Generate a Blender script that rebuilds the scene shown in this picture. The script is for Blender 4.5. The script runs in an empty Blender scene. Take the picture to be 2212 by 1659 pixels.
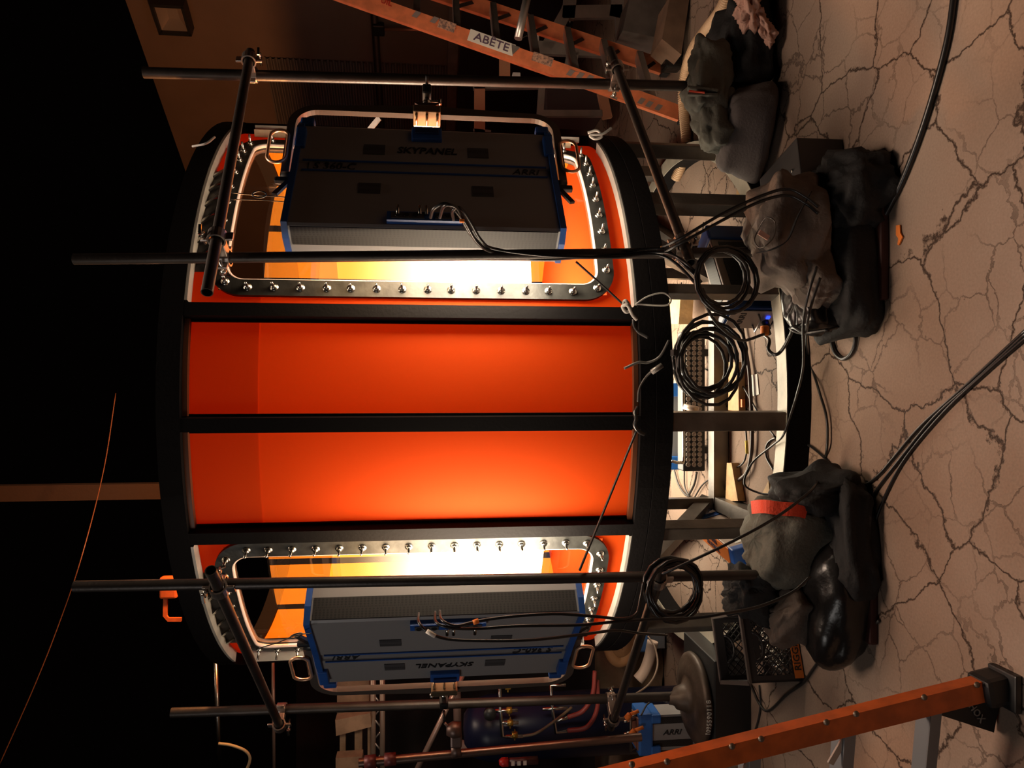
import bpy, bmesh, math, random
from mathutils import Vector, Matrix, noise
random.seed(7)
V = Vector
PI = math.pi
SC = bpy.context.scene
COL = SC.collection
# ---------------------------------------------------------------- camera
PITCH = 0.1119; FPX = 1600.0; CAMH = 2.02
FW = V((0, math.cos(PITCH), -math.sin(PITCH)))
DN = V((0, -math.sin(PITCH), -math.cos(PITCH)))
RT = V((1, 0, 0))
CP = V((0, 0, CAMH))
def ray(px, py):
    return RT * (829.5 - py) + DN * (px - 1106.0) + FW * FPX
def aY(px, py, y):            # point on the sight line at ground distance y
    d = ray(px, py); return CP + d * (y / d.y)
def aZ(px, py, z):            # point on the sight line at height z
    d = ray(px, py); return CP + d * ((z - CAMH) / d.z)
def aP(px, py, p0, n):        # point on the sight line in a plane
    d = ray(px, py); return CP + d * ((V(p0) - CP).dot(V(n)) / d.dot(V(n)))
cam = bpy.data.cameras.new('camera'); co = bpy.data.objects.new('camera', cam); COL.objects.link(co)
cam.sensor_fit = 'HORIZONTAL'; cam.sensor_width = 36.0; cam.lens = FPX / 2212 * 36.0
cam.clip_start = 0.05; cam.clip_end = 200
cx, cy, cz = DN, RT, -FW
M = Matrix(((cx.x, cy.x, cz.x), (cx.y, cy.y, cz.y), (cx.z, cy.z, cz.z))).to_4x4(); M.translation = CP
co.matrix_world = M
SC.camera = co
SC.view_settings.view_transform = 'Standard'; SC.view_settings.look = 'None'
SC.view_settings.gamma = 1; SC.view_settings.use_curve_mapping = False
SC.view_settings.exposure = 0.0
SC.cycles.max_bounces = 8; SC.cycles.transparent_max_bounces = 16
SC.cycles.sample_clamp_indirect = 6.0
SC.cycles.caustics_reflective = False; SC.cycles.caustics_refractive = False

# ---------------------------------------------------------------- materials
MATS = {}
def mat(name, col, rough=.6, metal=0., bump=0., bscale=40., var=0., vscale=6., spec=.5, col2=None, coat=0.):
    if name in MATS: return MATS[name]
    m = bpy.data.materials.new(name); m.use_nodes = True; MATS[name] = m
    nt = m.node_tree; b = nt.nodes['Principled BSDF']
    b.inputs['Base Color'].default_value = (*col, 1); b.inputs['Roughness'].default_value = rough
    b.inputs['Metallic'].default_value = metal; b.inputs['Specular IOR Level'].default_value = spec
    if coat: b.inputs['Coat Weight'].default_value = coat
    tc = nt.nodes.new('ShaderNodeTexCoord')
    if var > 0 or col2:
        n = nt.nodes.new('ShaderNodeTexNoise'); n.inputs['Scale'].default_value = vscale; n.inputs['Detail'].default_value = 4
        r = nt.nodes.new('ShaderNodeMix'); r.data_type = 'RGBA'
        c2 = col2 or tuple(c * (1 - var) for c in col)
        r.inputs[6].default_value = (*col, 1); r.inputs[7].default_value = (*c2, 1)
        cr = nt.nodes.new('ShaderNodeMapRange'); cr.inputs[1].default_value = .38; cr.inputs[2].default_value = .62
        nt.links.new(tc.outputs['Object'], n.inputs['Vector']); nt.links.new(n.outputs['Fac'], cr.inputs[0])
        nt.links.new(cr.outputs[0], r.inputs[0]); nt.links.new(r.outputs[2], b.inputs['Base Color'])
    if bump > 0:
        n2 = nt.nodes.new('ShaderNodeTexNoise'); n2.inputs['Scale'].default_value = bscale; n2.inputs['Detail'].default_value = 3
        bp = nt.nodes.new('ShaderNodeBump'); bp.inputs['Strength'].default_value = bump; bp.inputs['Distance'].default_value = .01
        nt.links.new(tc.outputs['Object'], n2.inputs['Vector']); nt.links.new(n2.outputs['Fac'], bp.inputs['Height'])
        nt.links.new(bp.outputs[0], b.inputs['Normal'])
    return m
BLKSTEEL = mat('black_painted_steel', (.005, .0042, .0045), .65, 0, .15, 60, spec=.07)
STEEL = mat('bare_steel', (.15, .13, .115), .40, .7, .1, 50, .35)
PIPE = mat('pipe_steel', (.055, .045, .04), .42, .5, .1, 80, .3)
ZINC = mat('zinc_plated', (.62, .60, .56), .25, 1, 0, 40, .2)
PINKZ = mat('clamp_zinc', (.55, .48, .44), .32, .9, .1, 90, .3)
ALU = mat('aluminium', (.50, .46, .43), .38, .8, .05, 60, .2)
GASKET = mat('window_flange', (.045, .045, .042), .42, .45, .35, 14, .55, 9)
SILV = mat('lamp_silver', (.27, .265, .27), .5, .2, .03, 200)
SILVD = mat('lamp_vent', (.06, .06, .065), .6)
BLUE = mat('lamp_blue', (.02, .09, .36), .42, 0, .05, 30, .2)
BLKPL = mat('black_plastic', (.012, .012, .013), .45)
RUB = mat('cable_rubber', (.012, .011, .011), .32)
CABG = mat('cable_dull', (.03, .026, .024), .45)
WOOD = mat('raw_wood', (.55, .33, .14), .7, 0, .2, 30, .25, 14)
PLY = mat('plywood', (.80, .66, .46), .7, 0, .2, 20, .2, 10)
TIMB = mat('dusty_timber', (.42, .27, .17), .8, 0, .3, 25, .3, 8)
BAGB = mat('bag_grey_cloth', (.16, .125, .105), .85, 0, .4, 60, .3, 7)
BAGG = mat('bag_green_grey_cloth', (.11, .105, .085), .85, 0, .4, 60, .25, 7)
BAGK = mat('bag_black_cloth', (.006, .0055, .006), .8, 0, .4, 60)
VINYL = mat('bag_black_vinyl', (.009, .008, .008), .28, 0, .35, 18)
REDS = mat('red_webbing', (.70, .06, .02), .7, 0, .3, 90)
ORG = mat('orange_fibreglass', (.72, .20, .085), .5, 0, .15, 30, .25, 12)
ORGD = mat('orange_paint', (.62, .12, .02), .4, 0, .1, 30, .3, 12)
ORT = mat('orange_tape', (.85, .22, .03), .6)
YEL = mat('yellow_tape', (.75, .55, .05), .6)
PINK = mat('pink_rag', (.62, .36, .28), .9, 0, .4, 60, .3, 12)
HOSE = mat('tan_hose', (.62, .42, .26), .55, 0, .1, 40)
DUCT = mat('brown_duct', (.36, .17, .07), .6, 0, .2, 20, .3)
CANV = mat('brown_canvas', (.17, .11, .07), .9, 0, .4, 40, .35, 5)
MAROON = mat('maroon_steel', (.045, .012, .01), .5, .2, .2, 40)
IRON = mat('brown_cast_iron', (.10, .068, .05), .5, .35, .25, 30, .4, 6)
NAVY = mat('navy_gloss', (.008, .010, .030), .32, 0, 0, 10, spec=.25)
WHT = mat('white_label', (.7, .66, .6), .7)
LTXT = mat('lamp_lettering', (.012, .012, .014), .5)
PTXT = mat('faded_ink', (.10, .06, .10), .7)
GREYP = mat('grey_label', (.22, .17, .16), .7)
BRASS = mat('brass_valve', (.42, .25, .05), .35, .8)
REDP = mat('red_paint', (.45, .02, .02), .35)
LITZ = mat('bracket_zinc_gold_lit', (.60, .46, .30), .3, .9)  # gold light on the bracket is put into this zinc colour
PAPER = mat('paper', (.72, .68, .62), .8)
CRATE = mat('crate_plastic', (.025, .022, .024), .42)
DARKD = mat('door_dark', (.022, .015, .018), .6, 0, .1, 20)
STRIPT = mat('weathered_trim', (.20, .155, .14), .7, 0, .2, 20, .3)
LAMPW = mat('pale_grey_rope', (.33, .31, .29), .7)

def emis(name, col, s):
    m = bpy.data.materials.new(name); m.use_nodes = True; nt = m.node_tree
    nt.nodes.remove(nt.nodes['Principled BSDF']); e = nt.nodes.new('ShaderNodeEmission')
    e.inputs[0].default_value = (*col, 1); e.inputs[1].default_value = s
    nt.links.new(e.outputs[0], nt.nodes['Material Output'].inputs[0]); return m
# softlight panel: its lower zones run bright, its upper zones dim
def lamp_panel_mat():
    m = emis('softlight_diffuser', (1, .80, .58), 1.0); nt = m.node_tree
    e = [n for n in nt.nodes if n.type == 'EMISSION'][0]
    g = nt.nodes.new('ShaderNodeNewGeometry'); sx = nt.nodes.new('ShaderNodeSeparateXYZ')
    r = nt.nodes.new('ShaderNodeMapRange'); r.interpolation_type = 'SMOOTHSTEP'
    r.inputs[1].default_value = 1.85; r.inputs[2].default_value = 2.5; r.inputs[3].default_value = LAMP_HI; r.inputs[4].default_value = LAMP_LO
    nt.links.new(g.outputs['Position'], sx.inputs[0]); nt.links.new(sx.outputs[2], r.inputs[0]); nt.links.new(r.outputs[0], e.inputs[1])
    r2 = nt.nodes.new('ShaderNodeMapRange'); r2.inputs[1].default_value = 1.9; r2.inputs[2].default_value = 2.5; x = nt.nodes.new('ShaderNodeMix'); x.data_type = 'RGBA'
    x.inputs[6].default_value = (1, .82, .60, 1); x.inputs[7].default_value = (1, .58, .24, 1); nt.links.new(sx.outputs[2], r2.inputs[0]); nt.links.new(r2.outputs[0], x.inputs[0]); nt.links.new(x.outputs[2], e.inputs[0])
    return m
LAMP_HI, LAMP_LO = 46.0, 3.0
DIFF = lamp_panel_mat()
def liner_mat():
    m = bpy.data.materials.new('orange_liner'); m.use_nodes = True; nt = m.node_tree
    nt.nodes.remove(nt.nodes['Principled BSDF']); out = nt.nodes['Material Output']
    tc = nt.nodes.new('ShaderNodeTexCoord'); n = nt.nodes.new('ShaderNodeTexNoise'); n.inputs['Scale'].default_value = 2.2; n.inputs['Detail'].default_value = 7
    mx = nt.nodes.new('ShaderNodeMix'); mx.data_type = 'RGBA'; mx.inputs[6].default_value = (.115, .0062, .0003, 1); mx.inputs[7].default_value = (.10, .0045, .0002, 1)
    nt.links.new(tc.outputs['Object'], n.inputs['Vector']); nt.links.new(n.outputs['Fac'], mx.inputs[0])
    t = nt.nodes.new('ShaderNodeBsdfTranslucent'); d = nt.nodes.new('ShaderNodeBsdfPrincipled')
    geo = nt.nodes.new('ShaderNodeNewGeometry'); dx = nt.nodes.new('ShaderNodeMix'); dx.data_type = 'RGBA'; dx.inputs[6].default_value = (.62, .075, .006, 1); dx.inputs[7].default_value = (.95, .35, .03, 1)  # inner side yellower and paler: bright glow inside put into its colour
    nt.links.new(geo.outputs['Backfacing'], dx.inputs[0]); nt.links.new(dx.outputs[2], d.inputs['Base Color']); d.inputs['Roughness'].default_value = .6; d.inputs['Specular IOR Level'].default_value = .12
    nt.links.new(mx.outputs[2], t.inputs[0]); ms = nt.nodes.new('ShaderNodeMixShader'); ms.inputs[0].default_value = .5
    nt.links.new(t.outputs[0], ms.inputs[1]); nt.links.new(d.outputs[0], ms.inputs[2]); nt.links.new(ms.outputs[0], out.inputs[0])
    return m
LINER = liner_mat()
def glassy(name, tint, rough=.02, ior=1.49):
    m = bpy.data.materials.new(name); m.use_nodes = True; nt = m.node_tree
    nt.nodes.remove(nt.nodes['Principled BSDF']); out = nt.nodes['Material Output']
    t = nt.nodes.new('ShaderNodeBsdfTransparent'); t.inputs[0].default_value = (*tint, 1)
    g = nt.nodes.new('ShaderNodeBsdfGlossy'); g.inputs['Roughness'].default_value = rough
    f = nt.nodes.new('ShaderNodeFresnel'); f.inputs[0].default_value = ior
    ms = nt.nodes.new('ShaderNodeMixShader'); nt.links.new(f.outputs[0], ms.inputs[0])
    nt.links.new(t.outputs[0], ms.inputs[1]); nt.links.new(g.outputs[0], ms.inputs[2]); nt.links.new(ms.outputs[0], out.inputs[0])
    return m
ACRYL = glassy('clear_acrylic', (.95, .93, .91), .012, 1.8)
WATER = glassy('water', (.42, .40, .38), .02, 1.33)

# ---------------------------------------------------------------- mesh builder
class MB:
    def __init__(s): s.v = []; s.f = []; s.sm = []
    def add(s, vs, fs, smooth=False):
        o = len(s.v); s.v += [V(p) for p in vs]; s.f += [tuple(i + o for i in f) for f in fs]; s.sm += [smooth] * len(fs); return s
    def box(s, c, d, ax=None, bev=0):
        c = V(c); hx, hy, hz = (x / 2 for x in d); X, Y, Z = ax or (V((1, 0, 0)), V((0, 1, 0)), V((0, 0, 1)))
        if bev <= 0:
            vs = [c + X * (hx * a) + Y * (hy * b) + Z * (hz * e) for e in (-1, 1) for b in (-1, 1) for a in (-1, 1)]
            return s.add(vs, [(0, 2, 3, 1), (4, 5, 7, 6), (0, 1, 5, 4), (1, 3, 7, 5), (3, 2, 6, 7), (2, 0, 4, 6)])
        bm = bmesh.new(); bmesh.ops.create_cube(bm, size=1)
        for q in bm.verts: q.co = V((q.co.x * d[0], q.co.y * d[1], q.co.z * d[2]))
        bmesh.ops.bevel(bm, geom=bm.edges[:], offset=bev, segments=2, affect='EDGES', profile=.6)
        bm.verts.ensure_lookup_table(); idx = {q: i for i, q in enumerate(bm.verts)}
        s.add([c + X * q.co.x + Y * q.co.y + Z * q.co.z for q in bm.verts], [[idx[q] for q in f.verts] for f in bm.faces]); bm.free(); return s
    def tube(s, pts, r, n=8, cap=True, closed=False, sq=None):
        pts = [V(p) for p in pts]; m = len(pts); rs = r if isinstance(r, (list, tuple)) else [r] * m
        rings = []; up = None
        for i, p in enumerate(pts):
            a = pts[i - 1] if (i > 0 or closed) else p; b = pts[(i + 1) % m] if (i < m - 1 or closed) else p
            t = (b - a)
            if t.length < 1e-9: t = V((0, 0, 1))
            t.normalize()
            if up is None:
                up = V((0, 0, 1)) if abs(t.z) < .9 else V((1, 0, 0))
                if sq and sq.get('up') is not None: up = V(sq['up'])
            x = up - t * up.dot(t)
            if x.length < 1e-6: x = V((1, 0, 0)) - t * t.x
            x.normalize(); y = t.cross(x); up = x
            if sq: w, h = sq['w'] / 2, sq['h'] / 2; ring = [p + x * (h * q) + y * (w * e) for q, e in ((1, 1), (-1, 1), (-1, -1), (1, -1))]
            else: ring = [p + (x * math.cos(2 * PI * k / n) + y * math.sin(2 * PI * k / n)) * rs[i] for k in range(n)]
            rings.append(ring)
        k = 4 if sq else n; vs = [q for g in rings for q in g]; fs = []
        for i in range(m if closed else m - 1):
            j = (i + 1) % m
            for a in range(k): b = (a + 1) % k; fs.append((i * k + a, i * k + b, j * k + b, j * k + a))
        s.add(vs, fs, not sq)
        if cap and not closed:
            o = len(s.v) - m * k
            s.f.append(tuple(o + a for a in reversed(range(k)))); s.f.append(tuple(o + (m - 1) * k + a for a in range(k))); s.sm += [False, False]
        return s
    def cyl(s, a, b, r, n=16, r2=None): return s.tube([a, b], [r, r if r2 is None else r2], n)
    def bar(s, a, b, w, h, up=(0, 0, 1)):
        a, b = V(a), V(b)
        if abs((b - a).normalized().dot(V(up).normalized())) > .95: up = (1, 0, 0)
        return s.tube([a, b], 0, sq={'w': w, 'h': h, 'up': up})
    def lathe(s, c, prof, n=32, ax=(0, 0, 1)):
        c = V(c); z = V(ax).normalized(); x = V((1, 0, 0)) if abs(z.x) < .9 else V((0, 1, 0)); x = (x - z * x.dot(z)).normalized(); y = z.cross(x)
        vs = [c + z * h + (x * math.cos(2 * PI * k / n) + y * math.sin(2 * PI * k / n)) * max(r, 1e-4) for r, h in prof for k in range(n)]
        fs = [(i * n + k, i * n + (k + 1) % n, (i + 1) * n + (k + 1) % n, (i + 1) * n + k) for i in range(len(prof) - 1) for k in range(n)]
        return s.add(vs, fs, True)
    def prism(s, poly, ex):        # planar polygon extruded along ex
        poly = [V(p) for p in poly]; ex = V(ex); n = len(poly)
        return s.add(poly + [p + ex for p in poly], [tuple(reversed(range(n))), tuple(range(n, 2 * n))] + [(i, (i + 1) % n, n + (i + 1) % n, n + i) for i in range(n)])
    def grid(s, fn, nu, nv, smooth=True, close_u=False):
        vs = [fn(i / nu, j / nv) for j in range(nv + 1) for i in range(nu + 1)]; w = nu + 1
        return s.add(vs, [(j * w + i, j * w + i + 1, (j + 1) * w + i + 1, (j + 1) * w + i) for j in range(nv) for i in range(nu)], smooth)

OFF = {}
def obj(name, mb, material, parent=None, label=None, cat=None, group=None, kind=None, fixn=True):
    me = bpy.data.meshes.new(name)
    if parent is not None: off = OFF.get(parent.name, V((0, 0, 0)))
    else:
        xs = [p.x for p in mb.v]; ys = [p.y for p in mb.v]; zs = [p.z for p in mb.v]
        off = V(((min(xs) + max(xs)) / 2, (min(ys) + max(ys)) / 2, min(zs)))
    me.from_pydata([tuple(p - off) for p in mb.v], [], mb.f)
    me.polygons.foreach_set('use_smooth', mb.sm[:len(me.polygons)])
    if fixn:
        bm = bmesh.new(); bm.from_mesh(me); bmesh.ops.recalc_face_normals(bm, faces=bm.faces[:]); bm.to_mesh(me); bm.free()
    me.update()
    o = bpy.data.objects.new(name, me); COL.objects.link(o)
    if material: me.materials.append(material)
    if parent is not None: o.parent = parent; OFF[o.name] = off
    else: o.location = off; OFF[o.name] = off
    if label: o['label'] = label
    if cat: o['category'] = cat
    if group: o['group'] = group
    if kind: o['kind'] = kind
    return o
def thing(name, loc, label, cat, group=None):
    o = bpy.data.objects.new(name, None); COL.objects.link(o); o.location = V(loc); o.empty_display_size = .1
    o['label'] = label; o['category'] = cat
    if group: o['group'] = group
    OFF[o.name] = V(loc); return o
def text(name, s, size, p, xdir, ydir, m, parent, ex=.0015, align='CENTER', shear=0, wide=1.0):
    cu = bpy.data.curves.new(name, 'FONT'); cu.body = s; cu.size = size; cu.extrude = ex; cu.align_x = align; cu.align_y = 'CENTER'; cu.shear = shear
    cu.resolution_u = 2; cu.offset = size * .012
    t = bpy.data.objects.new(name, cu); me = bpy.data.meshes.new_from_object(t)
    bpy.data.objects.remove(t); bpy.data.curves.remove(cu)
    X = V(xdir).normalized(); Y = V(ydir); Y = (Y - X * Y.dot(X)).normalized(); Z = X.cross(Y); off = OFF.get(parent.name, V((0, 0, 0)))
    for q in me.vertices: c = q.co.copy(); q.co = V(p) + X * (c.x * wide) + Y * c.y + Z * c.z - off
    me.materials.clear(); me.materials.append(m)
    o = bpy.data.objects.new(name, me); COL.objects.link(o); o.parent = parent; OFF[o.name] = off; return o
def copytree(o, parent=None):
    c = o.copy(); COL.objects.link(c)
    if parent is not None: c.parent = parent
    for ch in list(o.children): copytree(ch, c)
    return c
def spline(pts, k=8, closed=False):
    pts = [V(p) for p in pts]; n = len(pts); out = []
    rng = range(n if closed else n - 1)
    for i in rng:
        p0 = pts[(i - 1) % n] if (closed or i > 0) else pts[0] * 2 - pts[1]; p1 = pts[i]; p2 = pts[(i + 1) % n]
        p3 = pts[(i + 2) % n] if (closed or i < n - 2) else pts[-1] * 2 - pts[-2]
        for j in range(k):
            t = j / k; out.append(.5 * ((2 * p1) + (p2 - p0) * t + (2 * p0 - 5 * p1 + 4 * p2 - p3) * t * t + (3 * p1 - p0 - 3 * p2 + p3) * t ** 3))
    if not closed: out.append(pts[-1])
    return out
def cable(name, pts, r, label, m=None, k=8, cat='cable', n=8, group=None):
    return obj(name, MB().tube(spline(pts, k), r, n), m or RUB, None, label, cat, group)
# ================================================================ SETTING
def ground_mat():
    m = bpy.data.materials.new('cracked_asphalt'); m.use_nodes = True; nt = m.node_tree; b = nt.nodes['Principled BSDF']
    L = nt.links.new; N = nt.nodes.new
    tc = N('ShaderNodeTexCoord'); n0 = N('ShaderNodeTexNoise'); n0.inputs['Scale'].default_value = 3.2; n0.inputs['Detail'].default_value = 6; n0.inputs['Roughness'].default_value = .65
    L(tc.outputs['Object'], n0.inputs['Vector'])
    s = N('ShaderNodeVectorMath'); s.operation = 'SUBTRACT'; s.inputs[1].default_value = (.5, .5, .5); L(n0.outputs['Color'], s.inputs[0])
    sc = N('ShaderNodeVectorMath'); sc.operation = 'SCALE'; sc.inputs['Scale'].default_value = .2; L(s.outputs[0], sc.inputs[0])
    ad = N('ShaderNodeVectorMath'); L(tc.outputs['Object'], ad.inputs[0]); L(sc.outputs[0], ad.inputs[1])
    def crack(scale, w0, w1, rnd=1.0):
        v = N('ShaderNodeTexVoronoi'); v.feature = 'DISTANCE_TO_EDGE'; v.inputs['Scale'].default_value = scale; v.inputs['Randomness'].default_value = rnd
        L(ad.outputs[0], v.inputs['Vector']); r = N('ShaderNodeMapRange'); r.inputs[1].default_value = w0; r.inputs[2].default_value = w1
        L(v.outputs['Distance'], r.inputs[0]); return r.outputs[0]
    c1 = crack(1.75, .002, .0115); c2 = crack(4.2, .003, .016)
    gate = N('ShaderNodeTexNoise'); gate.inputs['Scale'].default_value = 1.3; L(tc.outputs['Object'], gate.inputs['Vector'])
    gr = N('ShaderNodeMapRange'); gr.inputs[1].default_value = .42; gr.inputs[2].default_value = .58; gr.inputs[3].default_value = 1; gr.inputs[4].default_value = .4; L(gate.outputs['Fac'], gr.inputs[0])
    mm = N('ShaderNodeMath'); mm.operation = 'MAXIMUM'; L(c2, mm.inputs[0]); L(gr.outputs[0], mm.inputs[1])
    mul = N('ShaderNodeMath'); mul.operation = 'MINIMUM'; L(c1, mul.inputs[0]); L(mm.outputs[0], mul.inputs[1])
    n1 = N('ShaderNodeTexNoise'); n1.inputs['Scale'].default_value = .9; n1.inputs['Detail'].default_value = 6; L(tc.outputs['Object'], n1.inputs['Vector'])
    n2 = N('ShaderNodeTexNoise'); n2.inputs['Scale'].default_value = 95; n2.inputs['Detail'].default_value = 3; L(tc.outputs['Object'], n2.inputs['Vector'])
    a = N('ShaderNodeMix'); a.data_type = 'RGBA'; a.inputs[6].default_value = (.34, .245, .19, 1); a.inputs[7].default_value = (.265, .172, .123, 1)
    r1 = N('ShaderNodeMapRange'); r1.inputs[1].default_value = .4; r1.inputs[2].default_value = .62; L(n1.outputs['Fac'], r1.inputs[0]); L(r1.outputs[0], a.inputs[0])
    g = N('ShaderNodeMix'); g.data_type = 'RGBA'; g.blend_type = 'MULTIPLY'; g.inputs[0].default_value = .35; L(a.outputs[2], g.inputs[6]); L(n2.outputs['Fac'], g.inputs[7])
    k = N('ShaderNodeMix'); k.data_type = 'RGBA'; k.inputs[6].default_value = (.045, .026, .018, 1); L(mul.outputs[0], k.inputs[0]); L(g.outputs[2], k.inputs[7])
    L(k.outputs[2], b.inputs['Base Color']); b.inputs['Roughness'].default_value = .82; b.inputs['Specular IOR Level'].default_value = .25
    h = N('ShaderNodeMath'); h.operation = 'MULTIPLY_ADD'; h.inputs[1].default_value = .12; L(n2.outputs['Fac'], h.inputs[0]); L(mul.outputs[0], h.inputs[2])
    bp = N('ShaderNodeBump'); bp.inputs['Strength'].default_value = .6; bp.inputs['Distance'].default_value = .012; L(h.outputs[0], bp.inputs['Height']); L(bp.outputs[0], b.inputs['Normal'])
    return m
WP0 = V((5.06, 10.3, 0)); WD = V((-.541, .841, 0)).normalized(); WN = V((-.841, -.541, 0)).normalized()
w_a = WP0 - WD * 7.0; w_b = WP0 + WD * 14.0; RH = 6.0
fl = MB(); fl.add([(-9, -1.5, 0), (9.2, -1.5, 0), (9.2, w_a.y, 0), tuple(w_a), tuple(w_b), (-9, w_b.y, 0)], [(0, 1, 2, 3, 4, 5)])
fo = obj('floor', fl, ground_mat(), kind='structure')
stucco = mat('wall_stucco', (.17, .112, .088), .85, 0, .3, 8, .12, 1.5)
w = MB(); w.prism([w_a, w_b, w_b + V((0, 0, RH)), w_a + V((0, 0, RH))], -WN * .25)
obj('wall_right', w, stucco, kind='structure')
def WPt(px, py, out=0.0): return aP(px, py, WP0 + WN * out, WN)
# corrugated cladding on the lower wall
def corr_mat():
    m = mat('corrugated_sheet', (.15, .13, .125), .55, .2); nt = m.node_tree; b = nt.nodes['Principled BSDF']
    return m
z1 = WPt(572, 130).z; z0 = WPt(985, 130).z
e0 = WPt(700, 127); s0 = (e0 - WP0).dot(WD); s1 = 13.0
nr = 34; cm = MB()
prof = []
for i in range(nr * 4 + 1):
    zz = z0 + (z1 - z0) * i / (nr * 4); prof.append((zz, .02 + (.04 if i % 4 in (1, 2) else 0)))
vs = [WP0 + WD * s + WN * d + V((0, 0, zz)) for s in (s0, s1) for zz, d in prof]; n = len(prof)
cm.add(vs, [(i, i + 1, n + i + 1, n + i) for i in range(n - 1)])
obj('wall_cladding', cm, corr_mat(), kind='structure')
# horizontal trim, dark roller doors below it, conduit with drop pipe
t = MB(); a = WPt(981, 5); zt = a.z; sA = -5.0
t.bar(WP0 + WD * sA + WN * .05 + V((0, 0, zt)), WP0 + WD * 13 + WN * .05 + V((0, 0, zt)), .08, .14)
obj('trim_1', t, STRIPT, kind='structure')
d = MB(); segs = 26
for i in range(segs):
    za = .02 + (zt - .12) * i / segs
    d.box(WP0 + WD * 4 + WN * (.04 + .012 * (i % 2)) + V((0, 0, za + (zt - .12) / segs / 2)), (17, .05, (zt - .12) / segs), (WD, WN, V((0, 0, 1))))
obj('door_1', d, DARKD, kind='structure')
zc = WPt(808, 5).z
c = MB(); c.tube([WP0 + WD * -5 + WN * .1 + V((0, 0, zc)), WP0 + WD * 13 + WN * .1 + V((0, 0, zc))], .05, 10)
obj('wall_conduit', c, mat('dark_conduit', (.05, .035, .03), .5, .5), None, 'dark horizontal conduit running across the stucco wall', 'conduit')
p = WPt(818, 63, .14); th = thing('drop_pipe', p - V((0, 0, .9)), 'thin orange-lit vertical pipe hanging from the dark wall conduit', 'pipe')
obj('pipe', MB().tube([p, WPt(980, 66, .14)], .022, 8), mat('drop_pipe_metal', (.6, .3, .2), .3, .6), th)
obj('junction_box', MB().box(p, (.16, .1, .16), (WD, WN, V((0, 0, 1))), .02), BLKPL, th)
# wall flood light
p = WPt(375, 34, .22); th = thing('flood_light', p, 'square black flood light fixed high on the stucco wall', 'flood light')
ax = (WD, WN, V((0, 0, 1)))
a0 = WPt(372, 66, .3); a1 = WPt(372, 4, .3); sz = (a1 - a0).length
fx = MB(); c0 = (a0 + a1) / 2
for sx_, dz in ((-.46, 0), (.46, 0)): fx.box(c0 + WD * (sz * sx_), (sz * .09, .2, sz), ax)
for dz in (-.46, .46): fx.box(c0 + V((0, 0, sz * dz)), (sz, .2, sz * .09), ax)
fx.box(c0 - WN * .09, (sz, .03, sz), ax)
obj('housing', fx, BLKPL, th)
r = MB(); q = sz * .41
cc = [c0 + WN * .05 + WD * a_ * q + V((0, 0, b_ * q)) for a_, b_ in ((-1, -1), (1, -1), (1, 1), (-1, 1))]; ci = [c0 - WN * .06 + WD * a_ * q * .4 + V((0, 0, b_ * q * .4)) for a_, b_ in ((-1, -1), (1, -1), (1, 1), (-1, 1))]
r.add(cc + ci, [(0, 1, 5, 4), (1, 2, 6, 5), (2, 3, 7, 6), (3, 0, 4, 7), (4, 5, 6, 7)])
obj('reflector', r, mat('dull_reflector', (.5, .42, .38), .35, .6), th)
obj('wall_bracket', MB().bar(c0 - WN * .1, c0 - WN * .28, .12, .12), BLKPL, th)

# ================================================================ TANK
TC = V((-.0632, 5.6, 0)); RW = 1.80; RO = 1.87
def pol(phi, R, z): a_ = math.radians(phi); return V((TC.x + R * math.sin(a_), TC.y - R * math.cos(a_), z))
tank = thing('water_tank', (TC.x, TC.y, 0), 'large round tank with glowing orange liner and black steel ribs on a ring stand', 'tank')
def ring(mb, r0, r1, z0_, z1_, n=96, a0=0, a1=360):
    full = a1 - a0 >= 360
    k = n if full else n + 1; vs = []
    for i in range(k):
        ph = a0 + (a1 - a0) * i / n
        vs += [pol(ph, r0, z0_), pol(ph, r1, z0_), pol(ph, r1, z1_), pol(ph, r0, z1_)]
    fs = [];
    for i in range(n):
        j = (i + 1) % k
        for a_ in range(4): b_ = (a_ + 1) % 4; fs.append((i * 4 + a_, i * 4 + b_, j * 4 + b_, j * 4 + a_))
    if not full: fs += [(3, 2, 1, 0), (n * 4, n * 4 + 1, n * 4 + 2, n * 4 + 3)]
    return mb.add(vs, fs)
obj('top_ring', ring(MB(), 1.775, RO, 3.216, 3.326), BLKSTEEL, tank)
br = ring(MB(), 1.74, RO, .852, .93); ring(br, 1.76, RO + .004, .757, .848); obj('bottom_ring', br, BLKSTEEL, tank)
sr = obj('stand_ring', ring(MB(), 1.755, RO, 0, .130), BLKSTEEL, tank); obj('ring_top_lit', ring(MB(), 1.757, RO - .006, .130, .134), mat('steel_lit_top', (.52, .47, .38), .5, .2, .1, 40, .25), sr)  # pale layer on the ring: light on its top put into the colour
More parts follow.
